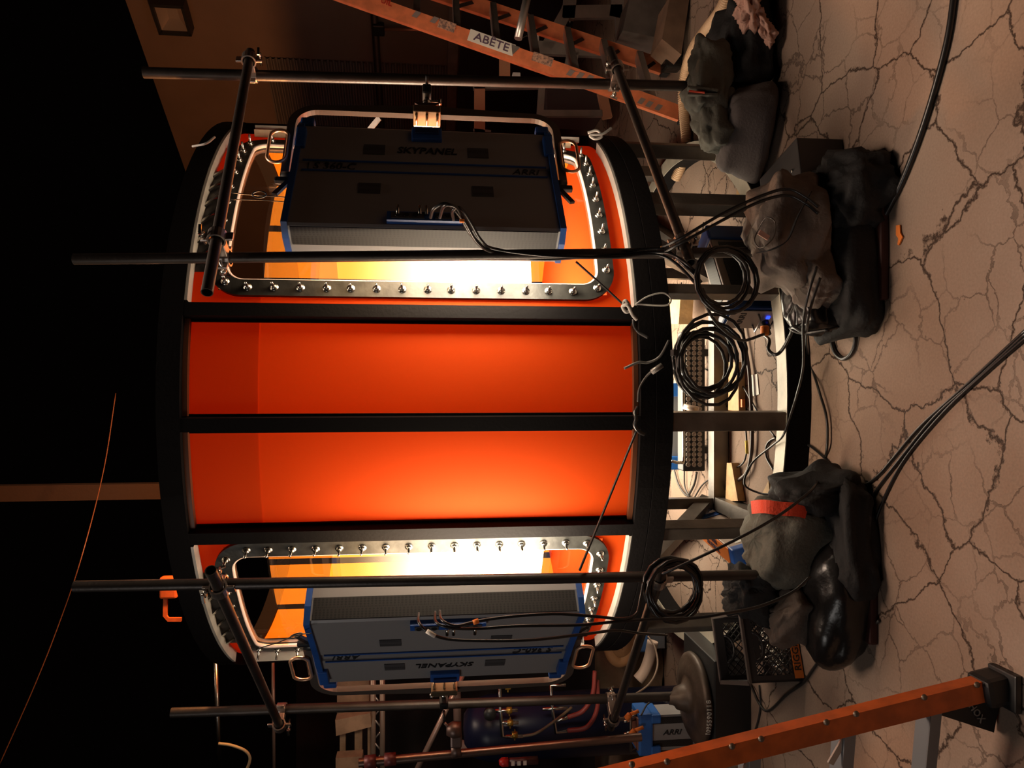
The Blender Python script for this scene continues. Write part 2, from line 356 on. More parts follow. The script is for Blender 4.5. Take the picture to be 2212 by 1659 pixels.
# windows: angular and vertical limits of the flange
W_R = dict(a0=16.2, a1=58.0, z0=1.03, z1=3.13); W_L = dict(a0=-60.0, a1=-24.5, z0=1.03, z1=3.13)
BW = .086; BA = math.degrees(BW / RW)
def rr(w_, ins, rad, n=8):     # rounded rectangle in (phi, z)
    k = math.degrees(1 / RW); a0, a1 = w_['a0'] + ins * k, w_['a1'] - ins * k; zz0, zz1 = w_['z0'] + ins, w_['z1'] - ins; out = []
    for cxn, czn, st in ((a1 - rad * k, zz1 - rad, 0), (a0 + rad * k, zz1 - rad, 90), (a0 + rad * k, zz0 + rad, 180), (a1 - rad * k, zz0 + rad, 270)):
        for i in range(n + 1):
            t_ = math.radians(st + 90 * i / n); out.append((cxn + rad * k * math.cos(t_), czn + rad * math.sin(t_)))
    return out
def dens(loop, m=.05):
    out = []
    for i in range(len(loop)):
        a_, b_ = loop[i], loop[(i + 1) % len(loop)]; L_ = math.hypot((b_[0] - a_[0]) * RW * PI / 180, b_[1] - a_[1]); k = max(1, int(L_ / m))
        for j in range(k): out.append((a_[0] + (b_[0] - a_[0]) * j / k, a_[1] + (b_[1] - a_[1]) * j / k))
    return out
def inside_win(phi, z):
    for w_ in (W_R, W_L):
        if w_['a0'] + 1.2 < phi < w_['a1'] - 1.2 and w_['z0'] + .04 < z < w_['z1'] - .04: return True
    return False
posts = [13.4, -4.2, -22.6, 73.5, -75.5] + [91.5 + 18 * i for i in range(12) if 91.5 + 18 * i < 280]
# liner with window openings, one sheet per bay
bays = sorted([p_ % 360 for p_ in posts])
def liner_bay(a0, a1):
    m_ = MB(); na = max(4, int((a1 - a0) / .8)); zs = [.93 + (3.22 - .93) * i / 80 for i in range(81)]
    w_ = None
    for q_ in (W_R, W_L):
        c_ = (q_['a0'] + q_['a1']) / 2 % 360
        if a0 < c_ < a1: w_ = q_
    for i in range(na):
        p0, p1 = a0 + (a1 - a0) * i / na, a0 + (a1 - a0) * (i + 1) / na; pm = (p0 + p1) / 2; pm = pm - 360 if pm > 180 else pm
        run = None
        for j in range(80):
            zz = (zs[j] + zs[j + 1]) / 2; hole = w_ and inside_win(pm, zz)
            if not hole and run is None: run = zs[j]
            if (hole or j == 79) and run is not None:
                top = zs[j] if hole else zs[80]
                m_.add([pol(p0, RW, run), pol(p1, RW, run), pol(p1, RW, top), pol(p0, RW, top)], [(0, 1, 2, 3)], True); run = None
    return m_
allb = bays + [bays[0] + 360]
for i in range(len(bays)): obj('liner_panel', liner_bay(allb[i], allb[i + 1]), LINER, tank, fixn=False)
for p_ in posts:
    fr = math.radians(p_); ax = (V((math.cos(fr), math.sin(fr), 0)), V((math.sin(fr), -math.cos(fr), 0)), V((0, 0, 1)))
    m_ = MB().box(pol(p_, 1.833, 2.073), (.068, .07, 2.286), ax); m_.box(pol(p_, 1.806, 2.073), (.095, .012, 2.286), ax)
    obj('rib', m_, BLKSTEEL, tank)
# thin frame lip round each solid bay in front
for a0, a1 in ((-22.6, -4.2), (-4.2, 13.4)):
    m_ = MB(); k = 1.25
    for zz in (.945, 3.203): obj('bay_lip', ring(MB(), 1.803, 1.835, zz - .012, zz + .012, 20, a0 + k, a1 - k), mat('dark_orange_edge', (.10, .03, .01), .5), tank)
obj('tank_bottom', MB().lathe((TC.x, TC.y, 0), [(0, .935), (1.79, .935), (1.79, .915), (0, .915)], 64), mat('tank_bottom_orange', (.7, .12, .02), .5), tank)
FLG = mat('pale_flange', (.50, .47, .43), .45, .3, .1, 40, .25)
for a0, a1 in ((14.8, 60.2), (-61.6, -24.0)):
    obj('flange', ring(MB(), 1.802, 1.868, 3.200, 3.214, 40, a0, a1), FLG, tank, 'pale metal flange under the top ring'); obj('flange', ring(MB(), 1.802, 1.862, .932, .946, 40, a0, a1), FLG, tank, 'pale metal flange on the bottom ring')
# bolted windows
proto_bolt = MB(); proto_bolt.lathe((0, 0, 0), [(.0, .0), (.021, .0), (.021, .004), (.0, .004)], 14, (0, -1, 0)); proto_bolt.lathe((0, 0, 0), [(.014, .004), (.014, .018), (0, .018)], 6, (0, -1, 0)); proto_bolt.lathe((0, 0, 0), [(.0065, .018), (.0065, .058), (0, .060)], 8, (0, -1, 0))
bolt_me = None
for w_, nm in ((W_R, 'right'), (W_L, 'left')):
    o_ = dens(rr(w_, 0, .17)); i_ = None
    # flange strip built between matching points of outer and inner outlines
    A = rr(w_, 0, .17, 10); B = rr(w_, BW, .09, 10); A2 = []; B2 = []
    for i in range(len(A)):
        a_, b_ = A[i], A[(i + 1) % len(A)]; c_, d_ = B[i], B[(i + 1) % len(B)]; L_ = math.hypot((b_[0] - a_[0]) * RW * PI / 180, b_[1] - a_[1]); k = max(1, int(L_ / .06))
        for j in range(k): t_ = j / k; A2.append((a_[0] + (b_[0] - a_[0]) * t_, a_[1] + (b_[1] - a_[1]) * t_)); B2.append((c_[0] + (d_[0] - c_[0]) * t_, c_[1] + (d_[1] - c_[1]) * t_))
    n = len(A2); m_ = MB()
    vs = [pol(*q_[:1], R_, q_[1]) for R_, S_ in ((RW + .002, A2), (RW + .026, A2), (RW + .026, B2), (RW - .03, B2)) for q_ in S_]
    m_.add(vs, [(r_ * n + i, r_ * n + (i + 1) % n, (r_ + 1) * n + (i + 1) % n, (r_ + 1) * n + i) for r_ in range(3) for i in range(n)])
    frm = obj('window_frame', m_, GASKET, tank)
    # pale gasket bead round the opening
    m_ = MB().tube([pol(q_[0], RW + .012, q_[1]) for q_ in B2], .011, 6, closed=True)
    obj('gasket', m_, mat('pale_gasket', (.80, .62, .56), .3), frm)
    k = math.degrees(1 / RW); m_ = MB()
    g0, g1 = w_['a0'] + .5 * BA, w_['a1'] - .5 * BA
    m_.grid(lambda u, v: pol(g0 + (g1 - g0) * u, RW - .004, w_['z0'] + .04 + (w_['z1'] - w_['z0'] - .08) * v), 40, 20)
    obj('window_pane', m_, ACRYL, tank, fixn=False)
    C_ = dens(rr(w_, BW / 2, .13), .01); tot = len(C_); step = 12.4; acc = 0; cnt = 0; pos = []
    L0 = 0; last = None
    per = sum(math.hypot((C_[(i + 1) % tot][0] - C_[i][0]) * RW * PI / 180, C_[(i + 1) % tot][1] - C_[i][1]) for i in range(tot)); nb = 49; sp = per / nb
    d_ = 0; nxt = 0
    for i in range(tot):
        if d_ >= nxt and len(pos) < nb: pos.append(C_[i]); nxt += sp
        d_ += math.hypot((C_[(i + 1) % tot][0] - C_[i][0]) * RW * PI / 180, C_[(i + 1) % tot][1] - C_[i][1])
    for phi, zz in pos:
        if bolt_me is None:
            OFF['__'] = V((0, 0, 0)); b0 = obj('bolt', proto_bolt, ZINC, frm); bolt_me = b0.data
            for v_ in bolt_me.vertices: v_.co = v_.co + OFF[frm.name]
        else: b0 = bpy.data.objects.new('bolt', bolt_me); COL.objects.link(b0); b0.parent = frm
        b0.location = pol(phi, RW + .026, zz) - OFF[frm.name]; b0.rotation_euler = (random.uniform(-.08, .08), random.uniform(0, 3), math.radians(phi))
# vent slots with slanting bars above each window
for a0, a1, sg in ((20.5, 44, 1), (-55, -31, -1)):
    m_ = MB(); m_.grid(lambda u, v: pol(a0 + (a1 - a0) * u, RW + .004, 3.135 + .07 * v), 24, 1); vs_ = obj('vent_slot', m_, BLKPL, tank, fixn=False)
    m_ = MB(); nb = 6
    for i in range(nb):
        p_ = a0 + (a1 - a0) * (i + .3) / nb; m_.bar(pol(p_, RW + .02, 3.21), pol(p_ + 2.9, RW + .02, 3.14), .012, .012)
    obj('slanted_bars', m_, ZINC, vs_)
# plywood board at the right side edge, pale side posts
_ax = lambda a_: (V((math.cos(math.radians(a_)), math.sin(math.radians(a_)), 0)), V((math.sin(math.radians(a_)), -math.cos(math.radians(a_)), 0)), V((0, 0, 1)))
obj('plywood_strip', MB().box((1.562, 4.82, 2.10), (.08, .018, 2.02), _ax(-12)), PLY, tank, 'pale plywood strip beside the window')
obj('side_post', MB().box((1.637, 4.90, 2.07), (.035, .05, 2.1), _ax(-10)), FLG, tank, 'thin pale steel post at the right side of the tank')
obj('side_post', MB().box((-1.675, 4.745, 2.07), (.085, .05, 2.1), _ax(14)), FLG, tank, 'pale steel post at the left side of the tank')
# stand legs, beams and braces under the tank
for p_, w_ in ((-4.2, .10), (18, .055), (37.5, .10), (-24, .075), (62, .09), (-52, .09), (100, .1), (140, .1), (180, .1), (220, .1), (262, .1)):
    fr = math.radians(p_); ax = (V((math.cos(fr), math.sin(fr), 0)), V((math.sin(fr), -math.cos(fr), 0)), V((0, 0, 1)))
    obj('stand_leg', MB().box(pol(p_, 1.815, .445), (w_, .09, .624), ax, .006), STEEL, tank)
nL, nR = aZ(1533, 1078, .06), aZ(1545, 596, .06)
nL.y = nR.y = 4.86; nL.z = nR.z = .06
obj('cross_beam', MB().bar(nL, nR, .10, .10), STEEL, tank)
for s_, nd in ((-1, nL), (1, nR)):
    obj('inner_post', MB().bar(nd + V((0, 0, .05)), nd + V((0, 0, .80)), .07, .07), STEEL, tank)
    q = pol(-25 if s_ < 0 else 20, 1.77, .06); obj('floor_beam', MB().bar(nd, q, .09, .09), STEEL, tank)
    q = pol(-36 if s_ < 0 else 30, 1.72, .74); obj('diagonal_brace', MB().bar(nd + V((0, .05, .06)), q + V((0, .05, 0)), .085, .085), STEEL, tank)
    q = pol(-120 if s_ < 0 else 120, 1.72, .06); obj('floor_beam', MB().bar(nd, q, .09, .09), STEEL, tank)
# water in the tank
obj('water', MB().lathe((TC.x, TC.y, 2.86), [(0, 0), (1.79, 0)], 64), WATER, None, 'still water surface inside the orange tank seen through the windows', 'water', kind='stuff')

# ================================================================ LIGHTS
def area(name, p, to, sx, sy, e, col, spread=PI):
    l = bpy.data.lights.new(name, 'AREA'); l.shape = 'RECTANGLE'; l.size = sx; l.size_y = sy; l.energy = e; l.color = col; l.spread = spread
    o = bpy.data.objects.new(name, l); COL.objects.link(o); o.location = V(p); o.rotation_euler = (V(to) - V(p)).to_track_quat('-Z', 'Y').to_euler(); return o
def point(name, p, e, col, r=.1):
    l = bpy.data.lights.new(name, 'POINT'); l.energy = e; l.color = col; l.shadow_soft_size = r
    o = bpy.data.objects.new(name, l); COL.objects.link(o); o.location = V(p); return o
wo = bpy.data.worlds.new('night'); SC.world = wo; wo.use_nodes = True
wo.node_tree.nodes['Background'].inputs[0].default_value = (.5, .3, .25, 1); wo.node_tree.nodes['Background'].inputs[1].default_value = .0012
point('tank_light', (TC.x, TC.y, 2.25), 560, (1, .82, .6), .35)
point('tank_upper_fill', (TC.x, TC.y, 3.08), 430, (1, .40, .12), .1)  # fill added above the water to brighten the upper liner, no fixture
point('tank_top_light', (TC.x + .2, TC.y + .3, 3.9), 26, (1, .36, .16), .3)
area('under_tank_light', (TC.x, 5.8, .72), (TC.x, 5.7, 0), 1.6, 1.6, 112, (1, .88, .66))
area('overhead_light', (.2, 4.0, 7.5), (.1, 2.7, 0), 2.6, 2.0, 140, (1, .75, .57), math.radians(100))
area('side_fill_light', (-4.2, .4, 4.0), (0, 4.0, 1.2), 1.6, 1.6, 13, (1, .93, .86), math.radians(110))
# ================================================================ SOFTLIGHTS (built in a local frame: x width, z length, +y lit face)
X_, Y_, Z_ = V((1, 0, 0)), V((0, 1, 0)), V((0, 0, 1))
def vent_mat(name, c1, c2, scale, sz=.33):
    m = bpy.data.materials.new(name); m.use_nodes = True; nt = m.node_tree; b = nt.nodes['Principled BSDF']
    tc = nt.nodes.new('ShaderNodeTexCoord'); v = nt.nodes.new('ShaderNodeTexVoronoi'); v.inputs['Scale'].default_value = scale; v.inputs['Randomness'].default_value = 0
    mp = nt.nodes.new('ShaderNodeMapping'); mp.inputs['Rotation'].default_value = (0, .785, 0)
    r = nt.nodes.new('ShaderNodeMapRange'); r.inputs[1].default_value = sz; r.inputs[2].default_value = sz + .06
    x = nt.nodes.new('ShaderNodeMix'); x.data_type = 'RGBA'; x.inputs[6].default_value = (*c1, 1); x.inputs[7].default_value = (*c2, 1)
    nt.links.new(tc.outputs['Object'], mp.inputs[0]); nt.links.new(mp.outputs[0], v.inputs['Vector']); nt.links.new(v.outputs['Distance'], r.inputs[0]); nt.links.new(r.outputs[0], x.inputs[0]); nt.links.new(x.outputs[2], b.inputs['Base Color'])
    b.inputs['Roughness'].default_value = .5; return m
GRILLE = vent_mat('perforated_sheet', (.008, .008, .009), (.024, .022, .023), 82, .40)
VENTM = vent_mat('fine_vent', (.01, .01, .012), (.06, .06, .065), 160, .3)
W_, HL = .81, .62
BACK = [(0, -.01), (.004, -.025), (.016, -.118), (.03, -.124), (.425, -.068), (.428, -.060), (.488, -.054), (.492, -.064), (.775, -.035), (W_, -.01)]
def ybk(x):
    for (a, b), (c, d) in zip(BACK, BACK[1:]):
        if a <= x <= c: return b + (d - b) * (x - a) / (c - a)
    return 0
def on_back(x, z, h=0): return V((x, ybk(x) - h, z))
def patch(x0, x1, z0, z1, h, thick=.004):
    m = MB(); m.prism([on_back(x0, z0, h), on_back(x1, z0, h), on_back(x1, z1, h), on_back(x0, z1, h)], (0, -thick, 0)); return m
OFF['SKY'] = V((0, 0, 0))
def softlight():
    t = thing('softlight_panel', (0, 0, 0), 'x', 'light')
    m = MB(); m.prism([(x, y, -HL) for x, y in BACK] + [(W_, .055, -HL), (0, .055, -HL)], (0, 0, 2 * HL))
    body = obj('housing', m, SILV, t)
    m = MB(); m.box((W_ / 2, .058, 0), (W_ - .04, .012, 2 * HL - .03)); obj('diffuser', m, DIFF, t)
    m = MB(); fr = .018
    for x in (fr / 2, W_ - fr / 2): m.box((x, .06, 0), (fr, .03, 2 * HL))
    for z in (-HL + fr / 2, HL - fr / 2): m.box((W_ / 2, .06, z), (W_ - 2 * fr, .03, fr))
    obj('front_rim', m, SILV, t)
    g = MB(); g.prism([(.0015, -.014, -HL + .01), (.0150, -.116, -HL + .01), (.0150, -.116, HL - .01), (.0015, -.014, HL - .01)], (-.004, .0005, 0)); obj('back_grille', g, GRILLE, t)
    for i, (x, z) in enumerate(((.255, .27), (.255, -.27), (.56, .26), (.56, -.26))): obj('vent', patch(x, x + .078, z - .052, z + .052, .001, .003), VENTM, t)
    m = MB(); m.prism([on_back(.430, -HL + .06, .001), on_back(.486, -HL + .06, .001), on_back(.486, HL - .05, .001), on_back(.430, HL - .05, .001)], (0, -.006, 0))
    st = obj('stripe', m, mat('stripe_grey', (.24, .24, .25), .45, .2), t)
    m = MB()
    for x in (.422, .496): m.bar(on_back(x, -HL + .02, .003), on_back(x, HL - .02, .003), .008, .008)
    obj('blue_edging', m, BLUE, t)
    xd, yd = (0, 0, -1), (1, -.1, 0)
    text('model_lettering', 'S 360-C', .062, on_back(.458, HL - .17, .009), xd, yd, LTXT, st, shear=.25, wide=1.0)
    text('maker_lettering', 'ARRI', .052, on_back(.458, -HL + .13, .009), xd, yd, LTXT, st, shear=.3, wide=1.2)
    text('name_lettering', 'SKYPANEL', .07, on_back(.60, .0, .0025), xd, (1, .094, 0), LTXT, body, shear=.2, wide=.92)
    # handle on the far edge
    m = MB(); m.box(on_back(.72, 0, .012), (.085, .035, .155), None, .008); h = obj('handle', m, BLUE, t)
    m = MB(); m.box(on_back(.725, 0, .032), (.035, .02, .12), None, .004); obj('grip', m, mat('dark_blue', (.008, .02, .09), .5), h)
    # connector tray beside the grille
    m = MB(); m.prism([on_back(.035, -.17, .0), on_back(.095, -.17, .0), on_back(.095, .18, .0), on_back(.035, .18, .0)], (0, -.028, 0)); tray = obj('connector_tray', m, BLUE, t)
    m = MB(); m.prism([on_back(.045, -.15, .028), on_back(.085, -.15, .028), on_back(.085, -.04, .028), on_back(.045, -.04, .028)], (0, -.004, 0)); obj('socket_plate', m, SILVD, tray); m = MB(); m.prism([on_back(.045, .01, .028), on_back(.085, .01, .028), on_back(.085, .16, .028), on_back(.045, .16, .028)], (0, -.004, 0)); obj('socket_plate', m, SILVD, tray)
    m = MB()
    for z in (-.13, -.095, -.06, .05, .09, .13): obj('socket', MB().cyl(on_back(.065, z, .03), on_back(.065, z, .036), .013, 12), BLKPL, tray)
    m = MB()
    for z in (.13, .03, .0): obj('plug', MB().cyl(on_back(.068, z, .034), on_back(.118, z, .045), .008, 10), ZINC, tray)
    # blue end caps with wings
    for s in (-1, 1):
        m = MB(); z = s * (HL + .014)
        m.prism([(-.01, .075, z - .014), (W_ + .01, .075, z - .014), (W_ + .015, -.02, z - .014), (.775, -.05, z - .014), (.49, -.082, z - .014), (.42, -.086, z - .014), (.02, -.138, z - .014), (-.01, -.06, z - .014)], (0, 0, .028))
        m.box((.66, -.045, s * (HL + .005)), (.14, .06, .05), None, .008); m.box((W_ + .015, -.01, s * (HL - .01)), (.05, .05, .07), None, .01)
        cap = obj('end_cap', m, BLUE, t)
        m = MB(); m.box((.03, -.045, s * (HL + .022)), (.03, .045, .02), None, .004); obj('latch', m, ZINC, cap)
    # yoke
    zp = HL + .072; xp = .44; xe = .95; pts = [(xp, 0, zp), (xp + .12, 0, zp)]
    R = .13; path = [V((xp, 0, zp)), V((xe - R, 0, zp))]
    for i in range(1, 9): a = PI / 2 * i / 8; path.append(V((xe - R + R * math.sin(a), 0, zp - R + R * math.cos(a))))
    path += [V((xe, 0, zp - R - .1)), V((xe, 0, .3)), V((xe, 0, .1)), V((xe, 0, 0))]
    path += [V((p.x, p.y, -p.z)) for p in reversed(path[:-1])]
    m = MB().tube([p + V((0, -.02, 0)) for p in path], 0, sq={'w': .052, 'h': .018, 'up': (0, 1, 0)})
    # box section: wide in y
    m = MB(); rings = []
    vs = []
    for i, p in enumerate(path):
        a = path[max(i - 1, 0)]; b = path[min(i + 1, len(path) - 1)]; tt = (b - a).normalized(); nn = tt.cross(Y_).normalized()
        w = .020; h = .016; wo = .020 + (.030 * max(0, 1 - abs(p.z) / .5) if p.x > xe - .01 else 0)
        sg = 1 if nn.dot(V((p.x - .5, 0, p.z * .8))) > 0 else -1; po, pi_ = p + nn * (sg * wo), p - nn * (sg * w); vs += [po + Y_ * h, pi_ + Y_ * h, pi_ - Y_ * h, po - Y_ * h]
    nseg = len(path); m.add(vs, [(i * 4 + a, i * 4 + (a + 1) % 4, i * 4 + 4 + (a + 1) % 4, i * 4 + 4 + a) for i in range(nseg - 1) for a in range(4)] + [(3, 2, 1, 0), (nseg * 4 - 4, nseg * 4 - 3, nseg * 4 - 2, nseg * 4 - 1)])
    yk = obj('yoke', m, mat('yoke_aluminium', (.13, .105, .09), .38, .4), t)
    m = MB(); m.box((xe - .015, 0, 0), (.05, .105, .145), None, .006)
    for z in (-.055, 0, .055):
        m.cyl((xe - .045, -.035, z), (xe - .045, .035, z), .007, 8)
    br = obj('yoke_bracket', m, LITZ, yk)
    m = MB(); m.prism([(xe + .012, -.012, -.075), (xe + .045, -.012, -.03), (xe + .075, -.012, -.065), (xe + .082, -.012, -.065), (xe + .082, -.012, .065), (xe + .075, -.012, .065), (xe + .045, -.012, .03), (xe + .012, -.012, .075)], (0, .024, 0)); obj('swivel_plate', m, mat('plate_brown', (.07, .04, .035), .5, .4), yk)
    m = MB(); m.lathe((xe + .08, 0, 0), [(0, 0), (.022, 0), (.022, .02), (.013, .03), (.013, .075), (0, .075)], 14, (1, 0, 0)); m.lathe((xe + .105, -.0, -.01), [(0, 0), (.009, 0), (.009, .05), (.018, .052), (.018, .068), (0, .068)], 10, (0, 0, -1)); obj('spigot', m, ZINC, yk)
    m = MB(); m.box((xe + .16, -.01, 0), (.07, .075, .05), None, .012); m.cyl((xe + .17, -.06, 0), (xe + .17, -.115, 0), .008, 8); obj('pipe_jaw', m, BLKPL, yk)
    for s in (-1, 1):
        m = MB(); m.cyl((xp, 0, s * (HL + .02)), (xp, 0, s * (HL + .085)), .03, 16); m.box((xp - .03, -.01, s * (HL + .07)), (.03, .03, .09), None, .008)
        m.prism([(xp - .02, -.02, s * (HL + .05)), (xp - .15, -.045, s * (HL + .11)), (xp - .155, -.045, s * (HL + .085)), (xp - .03, -.02, s * (HL + .03))], (0, .016, 0)); kn = obj('lock_lever', m, BLKPL, yk)
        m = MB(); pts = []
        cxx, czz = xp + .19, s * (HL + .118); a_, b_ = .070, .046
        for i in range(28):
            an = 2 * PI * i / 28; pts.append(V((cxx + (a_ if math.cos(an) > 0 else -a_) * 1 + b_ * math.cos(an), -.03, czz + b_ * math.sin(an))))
        m.tube(pts, .0085, 8, closed=True); obj('cable_ring', m, mat('ring_zinc_orange_lit', (.75, .45, .28), .35, .6), yk)  # orange light on the zinc is put into the ring colour
    return t
proto = softlight()
def place(o, near, d, flip, ztop_c, label):
    X = V((d[0], d[1], 0)).normalized(); Z = V((0, 0, -1 if flip else 1)); Y = Z.cross(X)
    o.matrix_world = Matrix(((X.x, Y.x, Z.x, near[0]), (X.y, Y.y, Z.y, near[1]), (X.z, Y.z, Z.z, ztop_c), (0, 0, 0, 1))); o['label'] = label
SL_R = proto; SL_L = copytree(proto)
place(SL_R, (.635, 3.50), (.72, .44), False, 2.03, 'softlight panel with dark unlit back hung at the right-hand tank window')
place(SL_L, (-.980, 3.51), (-.62, .56), True, 1.935, 'softlight panel with paler grey back hung at the left-hand tank window')
SL_R['group'] = SL_L['group'] = 'softlights facing the tank windows'
bpy.context.view_layer.update()
MR, ML = SL_R.matrix_world.copy(), SL_L.matrix_world.copy()

# ================================================================ PIPE FRAMES
def pipe(a, b, r, label, name='steel_pipe', m=PIPE, group=None, hollow=True):
    mb = MB(); a, b = V(a), V(b); mb.tube([a, b], r, 20, cap=not hollow)
    if hollow:
        dz = (b - a).normalized(); mb.tube([a + dz * .0, b], r * .86, 20, cap=False)
        for p in (a, b):
            x = V((0, 0, 1)) if abs(dz.z) < .9 else V((1, 0, 0)); x = (x - dz * dz.dot(x)).normalized(); y = dz.cross(x)
            vs = [p + (x * math.cos(2 * PI * k / 20) + y * math.sin(2 * PI * k / 20)) * q for q in (r * .86, r) for k in range(20)]
            mb.add(vs, [(k, (k + 1) % 20, 20 + (k + 1) % 20, 20 + k) for k in range(20)])
    return obj(name, mb, m, None, label, 'pipe', group)
GP = 'pipes of the frames that carry the softlights'
def vp(px1, py1, px2, py2, y, lean=0):
    return aY(px1, py1, y + lean), aY(px2, py2, y)
RN = 3.40
a_, b_ = aY(160, 560, 3.46), aY(1640, 546, 3.34); b_ = b_ + (b_ - a_).normalized() * .55; b_.z = .03
P_RN = (a_, b_); pipe(a_, b_, .0245, 'near upright pipe in front of the right-hand softlight', group=GP)
a_, b_ = aY(310, 157, 4.25), aY(1480, 186, 4.25); b_ = b_ + (b_ - a_).normalized() * .42
P_RB = (a_, b_); pipe(a_, b_, .030, 'rear upright pipe behind the right-hand softlight', group=GP)
a_, b_ = aY(160, 1267, 3.40), aY(1655, 1241, 3.40); b_ = b_ + (b_ - a_).normalized() * .5; b_.z = .03
P_LN = (a_, b_); pipe(a_, b_, .0245, 'near upright pipe in front of the left-hand softlight', group=GP)
a_, b_ = aY(370, 1540, 4.75), aY(1495, 1503, 4.75)
P_LB = (a_, b_); pipe(a_, b_, .030, 'rear upright pipe rising from the round iron base', group=GP)
def cross(pn, yn, pf, yf, label):
    a, b = aY(*pn, yn), aY(*pf, yf); pipe(a, b, .0245, label, 'cross_pipe', group='cross pipes of the softlight frames'); return a, b
C_RU = cross((447, 632), 3.14, (541, 112), 4.22, 'upper cross pipe running back to the right-hand rear upright')
C_RL = cross((1492, 568), 3.22, (1318, 108), 4.28, 'lower cross pipe sloping back to the right-hand rear upright')
C_LU = cross((455, 1232), 3.26, (606, 1572), 4.72, 'upper cross pipe running back to the left-hand rear upright')
C_LL = cross((1432, 1225), 3.30, (1320, 1572), 4.76, 'lower cross pipe running back to the left-hand rear upright')
def nearest(p, q):
    p0, p1 = p; q0, q1 = q; u, v, w = p1 - p0, q1 - q0, p0 - q0; a, b, c, d, e = u.dot(u), u.dot(v), v.dot(v), u.dot(w), v.dot(w); D = a * c - b * b
    s, t = (b * e - c * d) / D, (a * e - b * d) / D; return p0 + u * s, q0 + v * t, u.normalized(), v.normalized()
def clamp(p, q, label, sd=1, rp=.03, rq=.03):
    P, Q, u, v = nearest(p, q); t = thing('pipe_clamp', (P + Q) / 2, label, 'clamp', 'scaffold clamps joining the frame pipes')
    gap = (Q - P); gn = gap.normalized() if gap.length > .01 else u.cross(v).normalized()
    for c, d, r, nm in ((P, u, rp, 'upright_jaw'), (Q, v, rq, 'cross_jaw')):
        s = gn if c is Q else -gn; sdv = d.cross(s).normalized(); mb = MB(); pts = []
        n = 14; vs = []
        for i in range(n + 1):
            a = math.radians(-150 + 300 * i / n); dr = s * math.cos(a) + sdv * math.sin(a)
            for rr_, hh in ((r + .002, -.026), (r + .010, -.026), (r + .010, .026), (r + .002, .026)): vs.append(c + dr * rr_ + d * hh)
        mb.add(vs, [(i * 4 + k, i * 4 + (k + 1) % 4, i * 4 + 4 + (k + 1) % 4, i * 4 + 4 + k) for i in range(n) for k in range(4)])
        for sg in (-1, 1):
            e = c + sdv * sg * (r + .022) - s * 0; mb.box(e, (.034, .012, .044), (sdv, s, d), .003)
        jw = obj(nm, mb, PINKZ, t)
        e = c + sdv * sd * (r + .028); mb = MB(); mb.cyl(e - s * .035, e + s * .05, .0065, 8); mb.lathe(e + s * .02, [(0, 0), (.013, 0), (.013, .016), (0, .016)], 6, s)
        mb.bar(e + s * .04 - d * .022, e + s * .055 + d * .022, .008, .012); obj('wing_bolt', mb, ZINC, jw)
    mb = MB(); mb.box((P + Q) / 2, (.05, max(.02, gap.length - 2 * rp * .8), .05), (u, gn, u.cross(gn)), .004); obj('swivel_block', mb, PINKZ, t)
clamp(P_RN, C_RU, 'clamp at the top of the right-hand near upright', -1)
clamp(P_RB, C_RU, 'clamp at the top of the right-hand rear upright against the stucco wall', 1)
clamp(P_RN, C_RL, 'clamp at the foot of the right-hand near upright above the cable coil', 1)
clamp(P_RB, C_RL, 'bright clamp low on the right-hand rear upright in front of the stepladder', -1)
clamp(P_LN, C_LU, 'clamp at the top of the left-hand near upright', 1)
clamp(P_LB, C_LU, 'pinkish clamp at the top of the left-hand rear upright', -1)
clamp(P_LN, C_LL, 'clamp behind the glossy cable coil on the left-hand near upright', 1)
clamp(P_LB, C_LL, 'bright clamp low on the left-hand rear upright near the power box', 1)
# bases of the near uprights
for P_, lb in ((P_RN, 'right-hand'), (P_LN, 'left-hand')):
    q = P_[1]; mb = MB(); mb.box((q.x, q.y, .02), (.52, .52, .04), None, .012); mb.lathe((q.x, q.y, .04), [(.0, .0), (.06, 0), (.04, .12), (.032, .2), (0, .2)], 20)
    obj('base_plate', mb, MAROON, None, 'dark red steel base plate under the black bags of the %s near upright' % lb, 'base plate', 'base plates of the near uprights')
q = P_LB[1]; qc = V((q.x - .01, q.y, .245))
mb = MB(); mb.lathe(qc, [(0, 0), (.275, 0), (.29, .02), (.285, .04), (.26, .055), (.235, .056), (.215, .068), (.16, .078), (.145, .07), (.105, .078), (.085, .105), (.07, .15), (.045, .165), (.038, .20), (0, .20)], 48)
bs = obj('round_base', mb, IRON, None, 'big brown round cast iron base standing on a black case', 'pipe base')
fr_ = qc + V((0, 0, 0)); 
nm_ = '1095590118'
for i, ch in enumerate(nm_):
    a = math.radians(-24 + 4.6 * i); dr = V((math.sin(a), -math.cos(a), 0)); text('painted_number', ch, .042, qc + dr * .292 + V((0, 0, .032)), (math.cos(a), math.sin(a), 0), (0, 0, 1), WHT, bs)
bk = MB(); bk.box((q.x + .02, q.y, .122), (.62, .56, .243), None, .01); obj('black_case', bk, BLKPL, None, 'black case under the round iron base', 'case')
